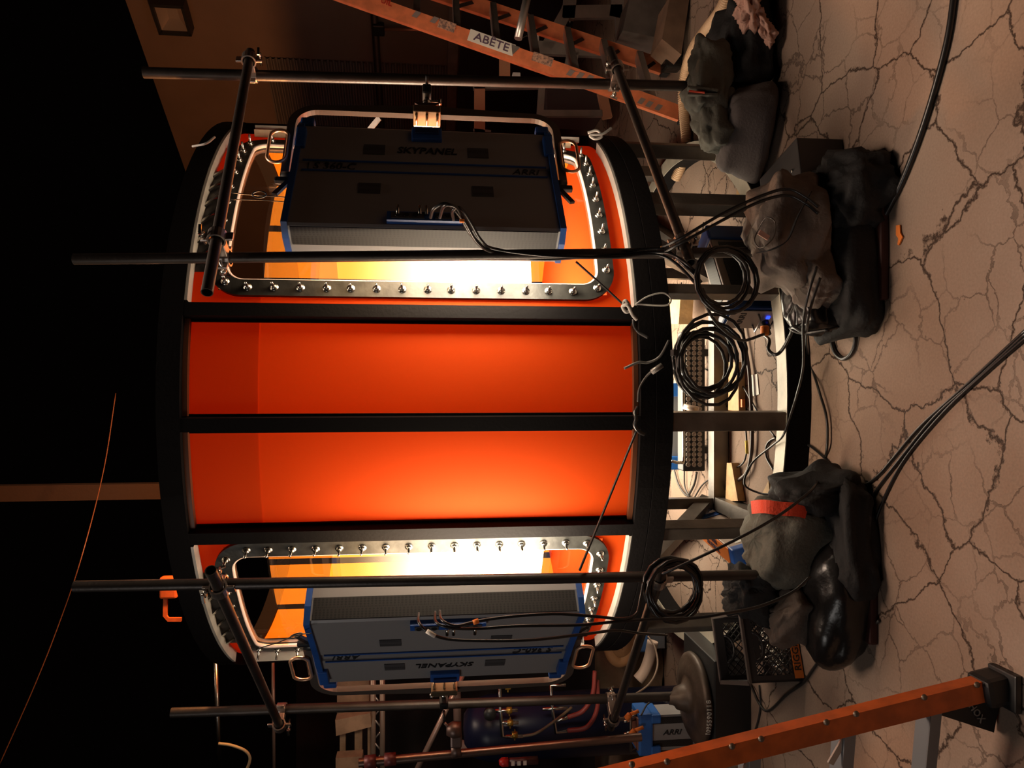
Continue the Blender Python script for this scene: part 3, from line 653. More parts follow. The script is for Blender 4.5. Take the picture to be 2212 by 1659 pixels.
# ================================================================ BAGS AND CLOTH
def blob(c, d, rz=0, rx=0, ry=0, e=.55, amp=.02, fr=6, seed=0, nu=48, nv=28, wr=0, flat=True, taper=0):
    R = Matrix.Rotation(math.radians(rz), 3, 'Z') @ Matrix.Rotation(math.radians(ry), 3, 'Y') @ Matrix.Rotation(math.radians(rx), 3, 'X'); c = V(c)
    def sp(x, q): return math.copysign(abs(x) ** q, x)
    def fn(u, v):
        th, ph = 2 * PI * u, PI * (v - .5); x = sp(math.cos(ph), e) * sp(math.cos(th), e); y = sp(math.cos(ph), e) * sp(math.sin(th), e); z = sp(math.sin(ph), e)
        p = V((x * d[0] / 2, y * d[1] / 2, z * d[2] / 2)); p.x *= 1 - taper * z * .5; p.y *= 1 - taper * z * .3
        n = noise.noise(V((x * 1.7 + seed, y * 1.7, z * 1.7))) * amp * 2.2 + noise.noise(V((x * fr + seed, y * fr, z * fr * .5))) * amp
        if wr: n += wr * (abs(math.sin(9 * th + 3 * noise.noise(V((x * 2, z * 2, seed))))) - .6) * max(0, .35 + .65 * z)
        p += V((x, y, z)).normalized() * n; p = R @ p + c
        if flat and p.z < .004: p.z = .004 + abs(p.z) * .02
        return p
    return MB().grid(fn, nu, nv)
def strap(pts, w, th=.004, n=6):
    return MB().tube(spline(pts, n), 0, sq={'w': w, 'h': th, 'up': (0, 0, 1)})
# right-hand near pile
SB = 'weight bags piled on the pipe bases'
t = thing('sandbag', (.66, 3.30, .3), 'crumpled brown-grey cloth bag slung over the right-hand near upright, wire loop on top', 'sandbag', SB)
obj('bag', blob((.70, 3.27, .375), (.54, .30, .30), rz=8, ry=8, amp=.03, fr=5, seed=3, wr=.012, taper=.25), BAGB, t)
obj('seam_flap', blob((.50, 3.22, .27), (.30, .20, .20), rz=20, ry=-22, amp=.02, fr=5, seed=9, wr=.008), BAGB, t)
obj('strap', strap([aY(1750, 418, 3.12), aY(1722, 470, 3.07), aY(1700, 520, 3.06), aY(1664, 540, 3.08), aY(1640, 545, 3.16)], .035), BAGK, t)
obj('wire_loop', MB().tube(spline([aY(1636, 500, 3.12), aY(1655, 470, 3.08), aY(1674, 480, 3.06), aY(1672, 510, 3.05), aY(1655, 530, 3.05), aY(1640, 535, 3.08), aY(1630, 520, 3.1)], 6, True), .003, 6, closed=True), STEEL, t)
obj('paper_tag', MB().box(aY(1650, 508, 3.04), (.05, .006, .022), (V((.5, 0, .86)), V((0, 1, 0)), V((-.86, 0, .5)))), PINK, t)
t = thing('sandbag', (.38, 3.28, .1), 'glossy black vinyl bag end beside the long power box', 'sandbag', SB)
obj('bag', blob((.43, 3.32, .20), (.40, .26, .26), rz=12, ry=-8, e=.75, amp=.02, fr=4, seed=14, wr=.006), VINYL, t)
obj('piping', MB().tube([V((.25 + .02 * math.sin(a * 2), 3.31 + .12 * math.cos(a), .20 + .12 * math.sin(a))) for a in [2 * PI * i / 24 for i in range(24)]], .006, 6, closed=True), BLKPL, t)
obj('sandbag', blob((.58, 3.30, .10), (.74, .46, .21), rz=6, e=.5, amp=.02, seed=21, fr=4), BAGK, None, 'flat black bag at the bottom of the right-hand near pile', 'sandbag', SB)
obj('sandbag', blob((.88, 3.22, .11), (.34, .44, .24), rz=-15, e=.6, amp=.03, seed=25), BAGK, None, 'black cloth bag at the right end of the right-hand near pile', 'sandbag', SB)
t = thing('equipment_case', (1.03, 3.58, 0), 'flat grey-sided black case with rivets behind the right-hand near bags', 'case')
ax = (V((.97, .22, 0)).normalized(), V((-.22, .97, 0)).normalized(), Z_)
obj('shell', MB().box((1.0, 3.60, .12), (.32, .42, .24), ax, .008), mat('case_black', (.03, .028, .03), .5), t)
for i in range(4): obj('rivet', MB().lathe(V((.90 + .05 * i, 3.50 - .01 * i, .242)), [(0, 0), (.009, 0), (.007, .004), (0, .004)], 10), ZINC, t)
# left-hand near pile
t = thing('sandbag', (-.72, 3.40, 0), 'standing grey-green cloth bag with a red strap on the left-hand near pile', 'sandbag', SB)
obj('bag', blob((-.755, 3.42, .26), (.42, .30, .40), rz=-10, ry=3, e=.5, amp=.02, fr=5, seed=31, wr=.010, taper=.12), BAGG, t)
obj('red_strap', strap([aY(1624, 1096, 3.42), aY(1650, 1094, 3.27), aY(1690, 1099, 3.23), aY(1722, 1101, 3.22), aY(1742, 1106, 3.24)], .062, .006), REDS, t, 'red strap')
obj('flap', blob((-.50, 3.34, .20), (.16, .30, .34), rz=-18, ry=-14, e=.5, amp=.02, seed=33, fr=4), BAGK, t)
t = thing('sandbag', (-1.02, 3.42, .2), 'dark open-topped bag hanging behind the left-hand near upright', 'sandbag', SB)
obj('bag', blob((-1.02, 3.50, .43), (.24, .20, .26), rz=-20, ry=12, e=.6, amp=.03, seed=41, wr=.01), BAGK, t)
obj('side_panel', blob((-1.12, 3.40, .27), (.30, .16, .20), rz=-25, ry=18, e=.5, amp=.015, seed=44), mat('bag_brown', (.10, .075, .06), .85, 0, .4, 60), t)
t = thing('sandbag', (-1.0, 3.3, 0), 'black vinyl bag with a shiny rounded rim at the left end of the pile', 'sandbag', SB)
obj('bag', blob((-1.03, 3.33, .12), (.62, .36, .25), rz=-6, e=.7, amp=.012, seed=47, fr=3), VINYL, t)
obj('sandbag', blob((-.72, 3.28, .09), (.55, .36, .19), rz=5, e=.55, amp=.02, seed=49), BAGK, None, 'flat black bag under the red-strapped bag', 'sandbag', SB)
# right rear pile
t = thing('sandbag', (1.72, 4.2, .2), 'saddle bag with a handle slot over the right-hand rear upright', 'sandbag', SB)
obj('bag', blob((1.80, 4.20, .385), (.42, .22, .24), rz=4, ry=6, e=.5, amp=.02, fr=5, seed=51, wr=.008), BAGG, t)
obj('bag_half', blob((1.56, 4.22, .34), (.34, .22, .22), rz=10, ry=-10, e=.55, amp=.02, seed=53), BAGG, t)
m = MB(); m.bar(aY(1485, 190, 4.10), aY(1550, 198, 4.06), .012, .045, (0, 1, 0)); m.bar(aY(1485, 204, 4.10), aY(1550, 206, 4.06), .012, .03, (0, 1, 0)); obj('handle', m, BAGG, t)
obj('slot_lining', MB().bar(aY(1488, 197, 4.08), aY(1522, 201, 4.06), .006, .022, (0, 1, 0)), REDS, t)
obj('sandbag', blob((1.50, 4.22, .15), (.52, .34, .28), rz=-28, ry=0, rx=-12, e=.4, amp=.012, seed=57, taper=.3), mat('bag_grey_smooth', (.085, .07, .068), .8, 0, .3, 80), None, 'smooth grey wedge-shaped bag leaning at the foot of the right-hand rear pile', 'sandbag', SB)
obj('sandbag', blob((2.02, 4.34, .125), (.58, .50, .27), rz=10, e=.55, amp=.04, seed=61, fr=4), BAGK, None, 'big black bag at the back right of the rear pile beside the pink rag', 'sandbag', SB)
rg = blob(aY(1617, 14, 4.06), (.24, .12, .10), rz=0, ry=-6, e=.7, amp=.025, fr=6, seed=66, wr=.015)
obj('rag', rg, PINK, None, 'pink crumpled rag lying over the black bag', 'rag')
obj('rag', blob(aY(1652, 62, 4.04), (.20, .07, .065), rz=0, ry=-24, e=.8, amp=.018, fr=7, seed=69, wr=.008), PINK, None, 'narrow twisted pink rag end reaching down towards the asphalt', 'rag')
# orange scrap of tape, paper, wedges
m = MB(); m.prism([aZ(1938, 487, .004), aZ(1946, 486, .004), aZ(1947, 503, .004), aZ(1952, 512, .004), aZ(1944, 530, .004), aZ(1941, 528, .004), aZ(1943, 515, .004), aZ(1938, 508, .004)], (0, 0, .006)); obj('tape_scrap', m, ORT, None, 'torn scrap of orange tape alone on the asphalt', 'tape')
m = MB(); m.prism([aZ(1623, 810, .003), aZ(1636, 808, .003), aZ(1640, 852, .003), aZ(1627, 856, .003)], (0, 0, .002)); obj('paper_scrap', m, PAPER, None, 'white paper scrap on the lit floor under the tank', 'paper')
def plank(p4, z, th, lab, nm='wood_block', m=WOOD):
    q = [aZ(px, py, z + th) for px, py in p4]; b = MB(); b.prism(q, (0, 0, -th)); return obj(nm, b, m, None, lab, 'wood')
plank([(1574, 782), (1594, 782), (1596, 888), (1573, 886)], .004, .045, 'flat pale board lying behind the cross beam under the tank', 'wooden_board')
plank([(1570, 1000), (1580, 1000), (1594, 1082), (1567, 1082)], .004, .05, 'split wood wedge standing under the left bay of the tank')
plank([(1660, 1038), (1666, 1100), (1630, 1100)], .004, .05, 'triangular wood wedge beside the red-strapped bag')
plank([(1592, 398), (1603, 402), (1612, 420), (1590, 424)], .004, .05, 'small wood block behind the right-hand stand leg')
plank([(1700, 660), (1712, 672), (1706, 690), (1697, 680)], .135, .03, 'small wood chock lying on the stand ring by the power box')
plank([(1440, 640), (1470, 640), (1466, 700), (1440, 700)], .10, .10, 'yellowish wood block deep under the tank on the right')

# ================================================================ POWER BOXES
def psu(c, L, W, H, ax, label, tag=None, front=None, lying=False):
    t = thing('power_supply', c, label, 'power supply', 'softlight power boxes'); c = V(c); X, Y, Z = ax
    obj('case', MB().box(c, (L - .1, W - .006, H - .006), ax, .006), SILV, t)
    for s in (-1, 1):
        m = MB(); m.box(c + X * (s * (L / 2 - .03)), (.06, W + .012, H + .012), ax, .012); m.box(c + X * (s * (L / 2 - .075)) + Z * (H / 2 - .0), (.05, W * .9, .014), ax, .004); cap = obj('bumper', m, BLUE, t)
    return t
# large box on the right, its labelled end plate towards the camera
c1 = V((.41, 4.16, .155)); c2 = V((.90, 4.50, .155)); X = (c2 - c1).normalized(); ax = (X, Z_.cross(X), Z_); L = (c2 - c1).length + .1
t = thing('power_supply', (c1 + c2) / 2 - V((0, 0, .155)), 'long grey and blue power box standing inside the stand ring, end plate forward', 'power supply', 'softlight power boxes')
mid = (c1 + c2) / 2
obj('case', MB().box(mid, (L - .06, .165, .29), ax, .008), mat('psu_pinkish', (.34, .26, .22), .5, .3), t)
m = MB(); m.box(mid + Z_.cross(X) * -.0845, (L * .6, .003, .20), ax); obj('side_vents', m, GRILLE, t)
m = MB(); m.box(mid + Z_ * .147, (L * .6, .12, .003), ax); obj('top_vents', m, GRILLE, t)
fp = mid - X * (L / 2 - .022)
obj('front_bumper', MB().box(fp + X * .03, (.07, .185, .305), ax, .014), BLUE, t); obj('rear_bumper', MB().box(mid + X * (L / 2 - .06), (.12, .185, .305), ax, .014), BLUE, t)
pl = obj('end_plate', MB().box(fp - X * .012, (.008, .155, .275), ax, .003), mat('plate_grey', (.42, .36, .33), .45, .4), t)
yy = Z_.cross(X)
text('maker_lettering', 'ARRI', .05, fp - X * .0165 + Z_ * .06, -yy, Z_, LTXT, pl, wide=1.2)
m = MB(); hp = fp - X * .016 + Z_ * -.03; m.tube([hp + yy * .05, hp + yy * .05 - X * .05, hp - yy * .05 - X * .05, hp - yy * .05], .006, 8); obj('handle', m, ALU, pl)
for dy, dz in ((.065, .125), (-.065, .125), (.065, -.125), (-.065, -.125)): obj('screw', MB().cyl(fp - X * .015 + yy * dy + Z_ * dz, fp - X * .019 + yy * dy + Z_ * dz, .005, 8), BLKPL, pl)
sk = fp - X * .016 + Z_ * -.095 + yy * .02; m = MB(); m.cyl(sk, sk - X * .05, .022, 14); m.cyl(sk - X * .05, sk - X * .09, .014, 12); obj('mains_plug', m, BLKPL, pl)
m = MB(); m.box(sk - yy * .045, (.014, .02, .02), ax); obj('switch', m, emis('blue_switch_lamp', (.02, .05, 1), 3), pl)
# tilted box with orange label under the tank on the left
a, b = aZ(1500, 1138, .24), aZ(1586, 1212, .22); X = (b - a).normalized(); Zt = (Z_ - X * X.z).normalized(); Yv = Zt.cross(X)
if Yv.x < 0: Yv = -Yv
Zt = (Zt + Yv * -.25).normalized(); Yv = (Yv - Zt * Yv.dot(Zt)).normalized(); ax = (X, Yv, Zt); mid = (a + b) / 2 - Zt * .10; L = (b - a).length
t = thing('power_supply', mid - V((0, 0, .1)), 'tilted power box with an orange lettered label under the left side of the tank', 'power supply', 'softlight power boxes')
obj('case', MB().box(mid, (L - .04, .12, .19), ax, .006), mat('psu_brownish', (.36, .27, .22), .5, .2), t)
for s_ in (-1, 1): obj('bumper', MB().box(mid + X * s_ * (L / 2 - .03), (.06, .135, .205), ax, .01), BLUE, t)
lb = obj('orange_label', MB().box(mid + Zt * .097, (L - .14, .10, .006), ax), ORT, t)
xd_ = (b - a) if (b - a).cross(Yv).dot(Zt) * -1 < 0 else (a - b)
text('label_lettering', 'SKYPANEL', .042, mid + Zt * .101 + Yv * -.02, xd_, Zt.cross(xd_), PTXT, lb); text('label_lettering', 'POWER', .04, mid + Zt * .101 + Yv * .025, xd_, Zt.cross(xd_), PTXT, lb)
xs_ = X if X.cross(Zt).dot(Yv) > 0 else -X
text('case_lettering', 'SKYPANEL', .055, mid + Yv * .0615, xs_, Zt, mat('case_ink', (.35, .14, .09), .6), t); obj('case_label', MB().box(mid + Yv * .061 + X * (L * .30), (.06, .002, .07), ax), WHT, t)
# box standing behind the round base at the far left, grille and lettering forward
qx = aY(1415, 1583, 5.0); top = aY(1378, 1583, 5.0).z; cxp = qx.x; W2 = .27; ax = (X_, Y_, Z_)
t = thing('power_supply', (cxp, 5.0, 0), 'upright power box with bright blue top collar behind the round iron base', 'power supply', 'softlight power boxes')
hb = top - .10
cs = obj('case', MB().box((cxp, 5.08, hb / 2 + .01), (W2 - .02, .17, hb), ax, .008), mat('psu_grey', (.42, .40, .40), .5, .3), t)
m = MB(); m.box((cxp, 5.07, top - .05), (W2 + .02, .20, .10), ax, .014)
for s in (-1, 1): m.box((cxp + s * W2 * .40, 5.065, top - .12), (.06, .20, .07), ax, .01)
obj('blue_collar', m, mat('bright_blue', (.03, .16, .55), .4), t)
for dx in (-.075, .085): obj('vent', MB().box((cxp + dx, 4.994, hb / 2 + .1), (.045, .004, .30), ax), GRILLE, cs)
text('maker_lettering', 'ARRI', .05, V((cxp, 4.992, hb / 2 + .10)), (0, 0, -1), (1, 0, 0), LTXT, cs, shear=.3, wide=1.2)
m = MB(); m.tube([(cxp - .12, 5.03, top), (cxp - .12, 5.0, top + .05), (cxp + .12, 5.0, top + .05), (cxp + .12, 5.03, top)], .009, 8); m.tube([(cxp, 5.03, top), (cxp, 5.0, top + .05)], .009, 8); obj('handle_bars', m, STEEL, t)
m = MB(); m.box((cxp, 5.06, top + .004), (.22, .15, .008), ax); obj('top_plate', m, mat('psu_top', (.4, .2, .14), .4, .4), t)
for dx in (.09, .0): obj('plug', MB().cyl((cxp + dx, 5.03, top + .01), (cxp + dx, 5.0, top + .10), .012, 10), ZINC, t)
# blue cornered box in the far left corner
p = aY(1380, 1375, 6.1); t = thing('power_supply', (p.x, 6.15, 0), 'pale blue end of a power box behind the left lower cross pipe', 'power supply', 'softlight power boxes')
obj('case', MB().box((p.x, 6.2, .27), (.24, .16, .5), ax, .008), mat('psu_grey2', (.20, .20, .22), .5, .3), t); obj('blue_collar', MB().box((p.x, 6.19, p.z), (.27, .19, .17), ax, .014), mat('pale_blue', (.10, .22, .5), .45), t)
# bar of round vents lying on stands deep under the tank, with chrome rail and valve
def barfix(px, py0, py1, y):
    a, b = aY(px, py0, y), aY(px, py1, y); return a, b
a, b = aY(1499, 1018, 5.12), aY(1500, 716, 5.12); z = (a.z + b.z) / 2; a.z = b.z = z; mid = (a + b) / 2; L = (b - a).length
t = thing('light_bar', (mid.x, 5.2, 0), 'long black lighting bar with rows of round lenses under the tank', 'light bar')
obj('body', MB().box(mid + V((0, .06, 0)), (L, .12, .165), None, .01), BLKPL, t)
m = MB(); nn = 26
for r_ in range(3):
    for i in range(nn): c = V((a.x + .03 + (L - .06) * (i + .5) / nn, mid.y - .002, z + .045 - .042 * r_)); m.lathe(c, [(.017, 0), (.017, .006), (.012, .004), (.010, .001), (.006, .001), (.005, .004), (0, .004)], 12, (0, -1, 0))
obj('lens_rings', m, mat('lens_ring', (.40, .34, .29), .35, .5), t)
for x in (a.x + .15, b.x - .15): obj('bracket', MB().box((x, 5.2, .03), (.05, .14, .06)), BLKPL, t)
m = MB(); q0, q1, q2 = aY(1475, 985, 5.55), aY(1477, 992, 5.55), aY(1452, 998, 5.5); m.tube(spline([aY(1476, 745, 5.0), aY(1476, 860, 5.0), aY(1477, 985, 5.0), aY(1470, 999, 5.0), aY(1450, 996, 5.0)], 6), .011, 10)
obj('chrome_rail', m, ZINC, t)
m = MB(); m.cyl(aY(1477, 878, 4.98), aY(1508, 886, 4.93), .020, 14, .026); obj('nozzle', m, mat('pale_brass', (.55, .44, .36), .35, .5), t)
t = thing('power_supply', aY(1466, 920, 5.35) - V((0, 0, .08)), 'blue-edged box above the lighting bar under the tank', 'power supply', 'softlight power boxes')
a, b = aY(1466, 1000, 5.35), aY(1466, 842, 5.35); mid = (a + b) / 2; obj('case', MB().box(mid + V((0, .1, .02)), ((b - a).length, .16, .15), None, .008), SILV, t)
for q in (a, b): obj('bumper', MB().box(q + V((0, .08, .01)), (.10, .19, .16), None, .01), mat('bright_blue', (.03, .16, .55), .4), t)

# ================================================================ CRATE
k0, k1 = V((-1.26, 3.92, 0)), V((-1.60, 3.79, 0)); X = (k0 - k1).normalized(); Yv = Z_.cross(X); W3 = (k0 - k1).length; D3 = .42; H3 = .315
t = thing('milk_crate', (k0 + k1) / 2 + Yv * D3 / 2, 'black plastic lattice crate by the left-hand near bags', 'crate')
def crate_wall(o, u, w, h, nin):
    m = MB(); P = lambda s, z, d=0: o + u * s + Z_ * z + nin * d
    for z0_, z1_ in ((0, .045), (h - .05, h)): m.prism([P(0, z0_), P(w, z0_), P(w, z1_), P(0, z1_)], nin * .012)
    for s0_, s1_ in ((0, .035), (w - .035, w)): m.prism([P(s0_, .045), P(s1_, .045), P(s1_, h - .05), P(s0_, h - .05)], nin * .012)
    zs0, zs1, ss0, ss1 = .045, h - .05, .035, w - .035; hh = zs1 - zs0; ww = ss1 - ss0; st = .042
    k = -hh
    while k < ww:
        for sg in (1, -1):
            pts = []
            a0 = max(0, -k); a1 = min(hh, ww - k)
            if a1 > a0:
                s_a, s_b = k + a0, k + a1
                if sg < 0: s_a, s_b = ww - s_a, ww - s_b
                m.bar(P(ss0 + s_a, zs0 + a0, .006), P(ss0 + s_b, zs0 + a1, .006), .006, .006, nin)
        k += st
    if w < 2:
        arc = [P(w / 2 + .075 * math.cos(a), h - .05 - .055 * math.sin(a), .006) for a in [PI * i / 10 for i in range(11)]]; m.tube(arc, .007, 6)
        m.prism([P(w / 2 - .07, h - .052, .001), P(w / 2 + .07, h - .052, .001), P(w / 2 + .05, h - .085, .001), P(w / 2 - .05, h - .085, .001)], nin * .003)
    return m
wl = obj('wall', crate_wall(k1, X, W3, H3, Yv), CRATE, t); obj('wall', crate_wall(k1 + Yv * D3, X, W3, H3, -Yv), CRATE, t)
obj('wall', crate_wall(k1, Yv, D3, H3, X), CRATE, t); obj('wall', crate_wall(k0, Yv, D3, H3, -X), CRATE, t)
m = MB(); P = lambda s, d, z: k1 + X * s + Yv * d + Z_ * z
for q0, q1 in (((0, 0), (W3, 0)), ((W3, 0), (W3, D3)), ((W3, D3), (0, D3)), ((0, D3), (0, 0))): m.bar(P(*q0, H3), P(*q1, H3), .022, .014)
obj('rim', m, mat('crate_rim', (.09, .07, .065), .5), t)
m = MB(); n_ = 8
for i in range(n_ + 1): m.bar(P(W3 * i / n_, 0, .012), P(W3 * i / n_, D3, .012), .008, .008); m.bar(P(0, D3 * i / n_, .012), P(W3, D3 * i / n_, .012), .008, .008)
obj('bottom', m, CRATE, t)
lb = obj('orange_label', MB().box(P(.12, -.004, .034), (.21, .004, .05), (X, Yv, Z_)), mat('dark_orange', (.55, .14, .02), .5), t)
text('label_lettering', 'RIGGI', .052, P(.12, -.0065, .034), X, Z_, LTXT, lb, wide=1.0)
GR = 'shackles and hardware heaped in the black crate'
for i in range(16):
    x_, y_ = .05 + random.random() * (W3 - .1), .04 + random.random() * .2; R_ = random.uniform(.018, .03); c = P(x_, y_, .03 + random.uniform(.0, .1)); n1 = V((random.uniform(-1, 1), random.uniform(-1, 1), random.uniform(-.5, 1))).normalized(); u1 = n1.orthogonal().normalized(); v1 = n1.cross(u1)
    m = MB(); m.tube([c + (u1 * math.cos(a) + v1 * math.sin(a) * 1.4) * R_ for a in [2 * PI * j / 14 for j in range(14)]], .006, 6, closed=True); m.cyl(c - u1 * R_ * 1.2 + v1 * R_, c + u1 * R_ * 1.2 + v1 * R_, .006, 8)
    obj('steel_shackle', m, ZINC, None, 'loose bright steel shackle lying in the black lattice crate', 'shackle', GR)
# ================================================================ STEPLADDERS
def ladder_rail(t, a, b, w, th, up, m, nm='rail'):
    a, b = V(a), V(b); mb = MB(); mb.bar(a, b, w, th * .25, up); dz = (b - a).normalized(); u = (V(up) - dz * V(up).dot(dz)).normalized(); s = dz.cross(u)
    for k in (-1, 1): mb.bar(a + s * (k * (w / 2 - .003)) - u * th / 2, b + s * (k * (w / 2 - .003)) - u * th / 2, .006, th, up)
    return obj(nm, mb, m, t), u, s, dz
# stepladder on the right
A0 = V((2.10, 5.60, .02)); A1 = aY(800, 6, 5.60); A1 = A0 + (A1 - A0) * 1.25
B0 = V((2.66, 6.05, .02)); B1 = aY(1010, 4, 6.05); B1 = B0 + (B1 - B0) * 1.5
t = thing('stepladder', (2.5, 5.85, 0), 'tall orange stepladder with aluminium steps and a white hand-lettered label, leaning across the right', 'ladder')
r1, u, s, dz = ladder_rail(t, A0, A1, .115, .04, (0, -1, 0), ORG)
r2, u2, s2, dz2 = ladder_rail(t, B0, B1, .125, .04, (0, -1, 0), ORG)
for a, d_, nm in ((A0, dz, 'foot'), (B0, dz2, 'foot')): obj(nm, MB().box(a + d_ * .03, (.15, .09, .07), None, .012), BLKPL, t)
mu = (A1 - A0).z; k = 0; z = .30
while z < 2.9:
    p = A0 + (A1 - A0) * ((z - A0.z) / (A1 - A0).z); q = B0 + (B1 - B0) * ((z - B0.z) / (B1 - B0).z); q.z = p.z
    p.y += .03; q.y -= .03
    m = MB(); m.bar(p, q, .09, .012, (0, 0, 1)); n_ = (q - p).normalized().cross(Z_); m.bar(p - n_ * .042 - Z_ * .022, q - n_ * .042 - Z_ * .022, .006, .045); m.bar(p + n_ * .042 - Z_ * .022, q + n_ * .042 - Z_ * .022, .006, .045)
    st = obj('step', m, ALU, t); m = MB(); m.bar(q + (p - q) * .30 - Z_ * .03, B0 + (B1 - B0) * ((z - .16 - B0.z) / (B1 - B0).z) - V((0, .02, 0)), .03, .006, (0, 1, 0)); obj('step_brace', m, mat('brace_dark', (.06, .04, .035), .5, .4), t)
    z += .305
def onA(px, py): return aP(px, py, A0 + V((0, -.008, 0)), (0, -1, 0))
lx = -dz; ly = s if s.x > 0 else -s
p = onA(1062, 92); lb = obj('label', MB().box(p, (.36, .09, .003), (lx, ly, V((0, -1, 0)))), WHT, r1)
text('label_lettering', 'ABÊTE', .085, p + V((0, -.003, 0)), lx, ly, PTXT, lb, wide=1.15)
p = onA(835, 5); text('printed_lettering', 'UIL', .06, p + V((0, -.002, 0)), lx, ly, mat('red_ink', (.4, .02, .01), .6), r1)
m = MB()
for px, py in ((899, 31), (938, 43), (1232, 157), (1253, 163), (1273, 169), (1385, 218), (1402, 225), (1422, 232)):
    m = MB(); c = onA(px, py); m.prism([c - lx * .028 - ly * .025, c + lx * .012 - ly * .025, c + lx * .032 + ly * .025, c - lx * .008 + ly * .025], (0, -.002, 0)); obj('grey_marking', m, GREYP, r1)
m = MB()
for px, py, w_ in ((965, 55, .13), (1172, 128, .16)):
    m = MB().box(onA(px, py), (w_, .07, .002), (lx, ly, V((0, -1, 0)))); obj('worn_sticker', m, mat('worn_sticker', (.55, .30, .20), .7, 0, 0, 40, .8, 60, col2=(.16, .10, .09)), r1)
m = MB(); c = onA(1110, 108); m.prism([c - lx * .03 + ly * .035, c + lx * .04 + ly * .035, c - lx * .0 - ly * .04], (0, -.003, 0)); obj('rivet_plate', m, ALU, r1)
cable_tube = MB().tube([aY(1142, -20, 5.2), aY(1119, 84, 5.2)], .028, 14); obj('aluminium_tube', cable_tube, ALU, None, 'short bright aluminium tube end poking down between the stepladder rails', 'tube')
p = aZ(1451, 130, .07); m = MB(); m.box(p, (.16, .14, .14), None, .02); m.box(p + V((0, -.07, 0)), (.012, .02, .13)); m.box(p + V((.075, -.07, 0)), (.012, .02, .13)); obj('black_connector_box', m, VINYL, None, 'small shiny black ribbed box on the floor by the stepladder foot', 'box')
# foreground ladder
F0 = aZ(2150, 1487, .05); yL = F0.y
Fu = aY(1346, 1688, yL); Fu = F0 + (Fu - F0) * 1.35
t = thing('stepladder', (F0.x - .2, yL, 0), 'orange ladder in the left foreground with riveted rail and black foot', 'ladder')
rl, u, s, dz = ladder_rail(t, F0, Fu, .072, .05, (0, -1, 0), ORGD)
sx = s if s.x > 0 else -s
obj('inner_flange', MB().bar(F0 - sx * .038 + V((0, .05, 0)), Fu - sx * .038 + V((0, .05, 0)), .045, .005, (.3, -1, 0)), mat('dark_orange_inner', (.30, .04, .012), .5), t)
m = MB()
for px, py in ((1365, 1651), (1441, 1645), (1581, 1612), (1644, 1596), (1785, 1560), (1849, 1542), (1996, 1506), (2110, 1479)):
    c = aP(px, py, F0 + V((0, -.008, 0)), (0, -1, 0)); obj('rivet', MB().lathe(c, [(.011, 0), (.009, .006), (.004, .009), (0, .009)], 12, (0, -1, 0)), mat('dull_rivet', (.16, .12, .09), .5, .7), rl)
m = MB(); m.box(F0 + dz * -.005 + V((-.005, .02, 0)), (.10, .11, .11), (sx, Y_, dz), .02); m.prism([F0 + V((-.05, .03, .0)), F0 + V((-.05, .03, .14)) + dz * .12, F0 + V((-.17, .03, -.02)), F0 + V((-.05, .03, -.045))], (0, .03, 0)); m.box(F0 + V((.0, .0, -.035)), (.13, .13, .025), None, .006)
ft = obj('foot', m, BLKPL, t); text('foot_lettering', 'SHOX', .035, F0 + V((-.088, .026, .055)), (-.8, 0, -.6), (.6, 0, -.8), mat('faint_ink', (.22, .2, .18), .6), ft)
for px, py in ((1612, 1602), (1816, 1552), (2001, 1505)):
    c = aP(px, py, F0 + V((0, .04, 0)), (0, -1, 0)); e = c + V((-.55, .10, -.02)); m = MB(); m.bar(c, e, .055, .012, (0, -.35, 1)); m.bar(c + V((0, -.03, -.02)), e + V((0, -.03, -.02)), .006, .04); obj('step', m, mat('step_grey', (.22, .22, .23), .5, .6), t)
for px, py in ((1640, 1608), (1848, 1556)):
    c = aP(px, py, F0 + V((0, .02, 0)), (0, -1, 0)); m = MB(); m.bar(c, c + V((-.16, .03, .075)), .022, .008, (0, -1, 0)); obj('step_brace', m, ALU, t)

# ================================================================ RACKS AND DOORS BACK RIGHT
def rframe(t, p4, w, th, m, dep=.1, nm='frame_bar'):
    for i in range(4):
        a, b = p4[i], p4[(i + 1) % 4]; d = (b - a).normalized(); obj(nm, MB().bar(a - d * w / 2, b + d * w / 2, w, th, (0, 1, 0)), m, t)
t = thing('metal_rack', aY(1290, 60, 6.9) * 1 - V((0, 0, .5)), 'pale aluminium frame rack with gusseted corners behind the stepladder', 'rack')
f1 = [aY(1235, -40, 6.9), aY(1340, -40, 6.9), aY(1330, 26, 6.9), aY(1228, 28, 6.9)]
rframe(t, f1, .12, .05, ALU)
f2 = [aY(1175, 105, 6.9), aY(1400, 100, 6.9)]; obj('frame_bar', MB().bar(aY(1158, 104, 6.9), aY(1330, 112, 6.9), .12, .05, (0, 1, 0)), ALU, t)
for a, b in (((1222, 28), (1180, 104)), ((1340, 28), (1345, 95)), ((1238, 112), (1222, 190))): obj('upright', MB().bar(aY(*a, 6.9), aY(*b, 6.9), .11, .05, (0, 1, 0)), ALU, t)
for a, b, c in (((1330, 30), (1368, 22), (1348, 70)), ((1240, 24), (1215, 22), (1232, 48))):
    m = MB(); m.prism([aY(*a, 7.15), aY(*b, 7.15), aY(*c, 7.15)], (0, .02, 0)); obj('gusset', m, ALU, t)
t = thing('metal_rack', aY(1130, 240, 6.9) * 1 - V((0, 0, .4)), 'orange-lit metal frame rack seen beside the softlight yoke', 'rack')
WARMM = mat('warm_frame', (.50, .24, .14), .5, .3)
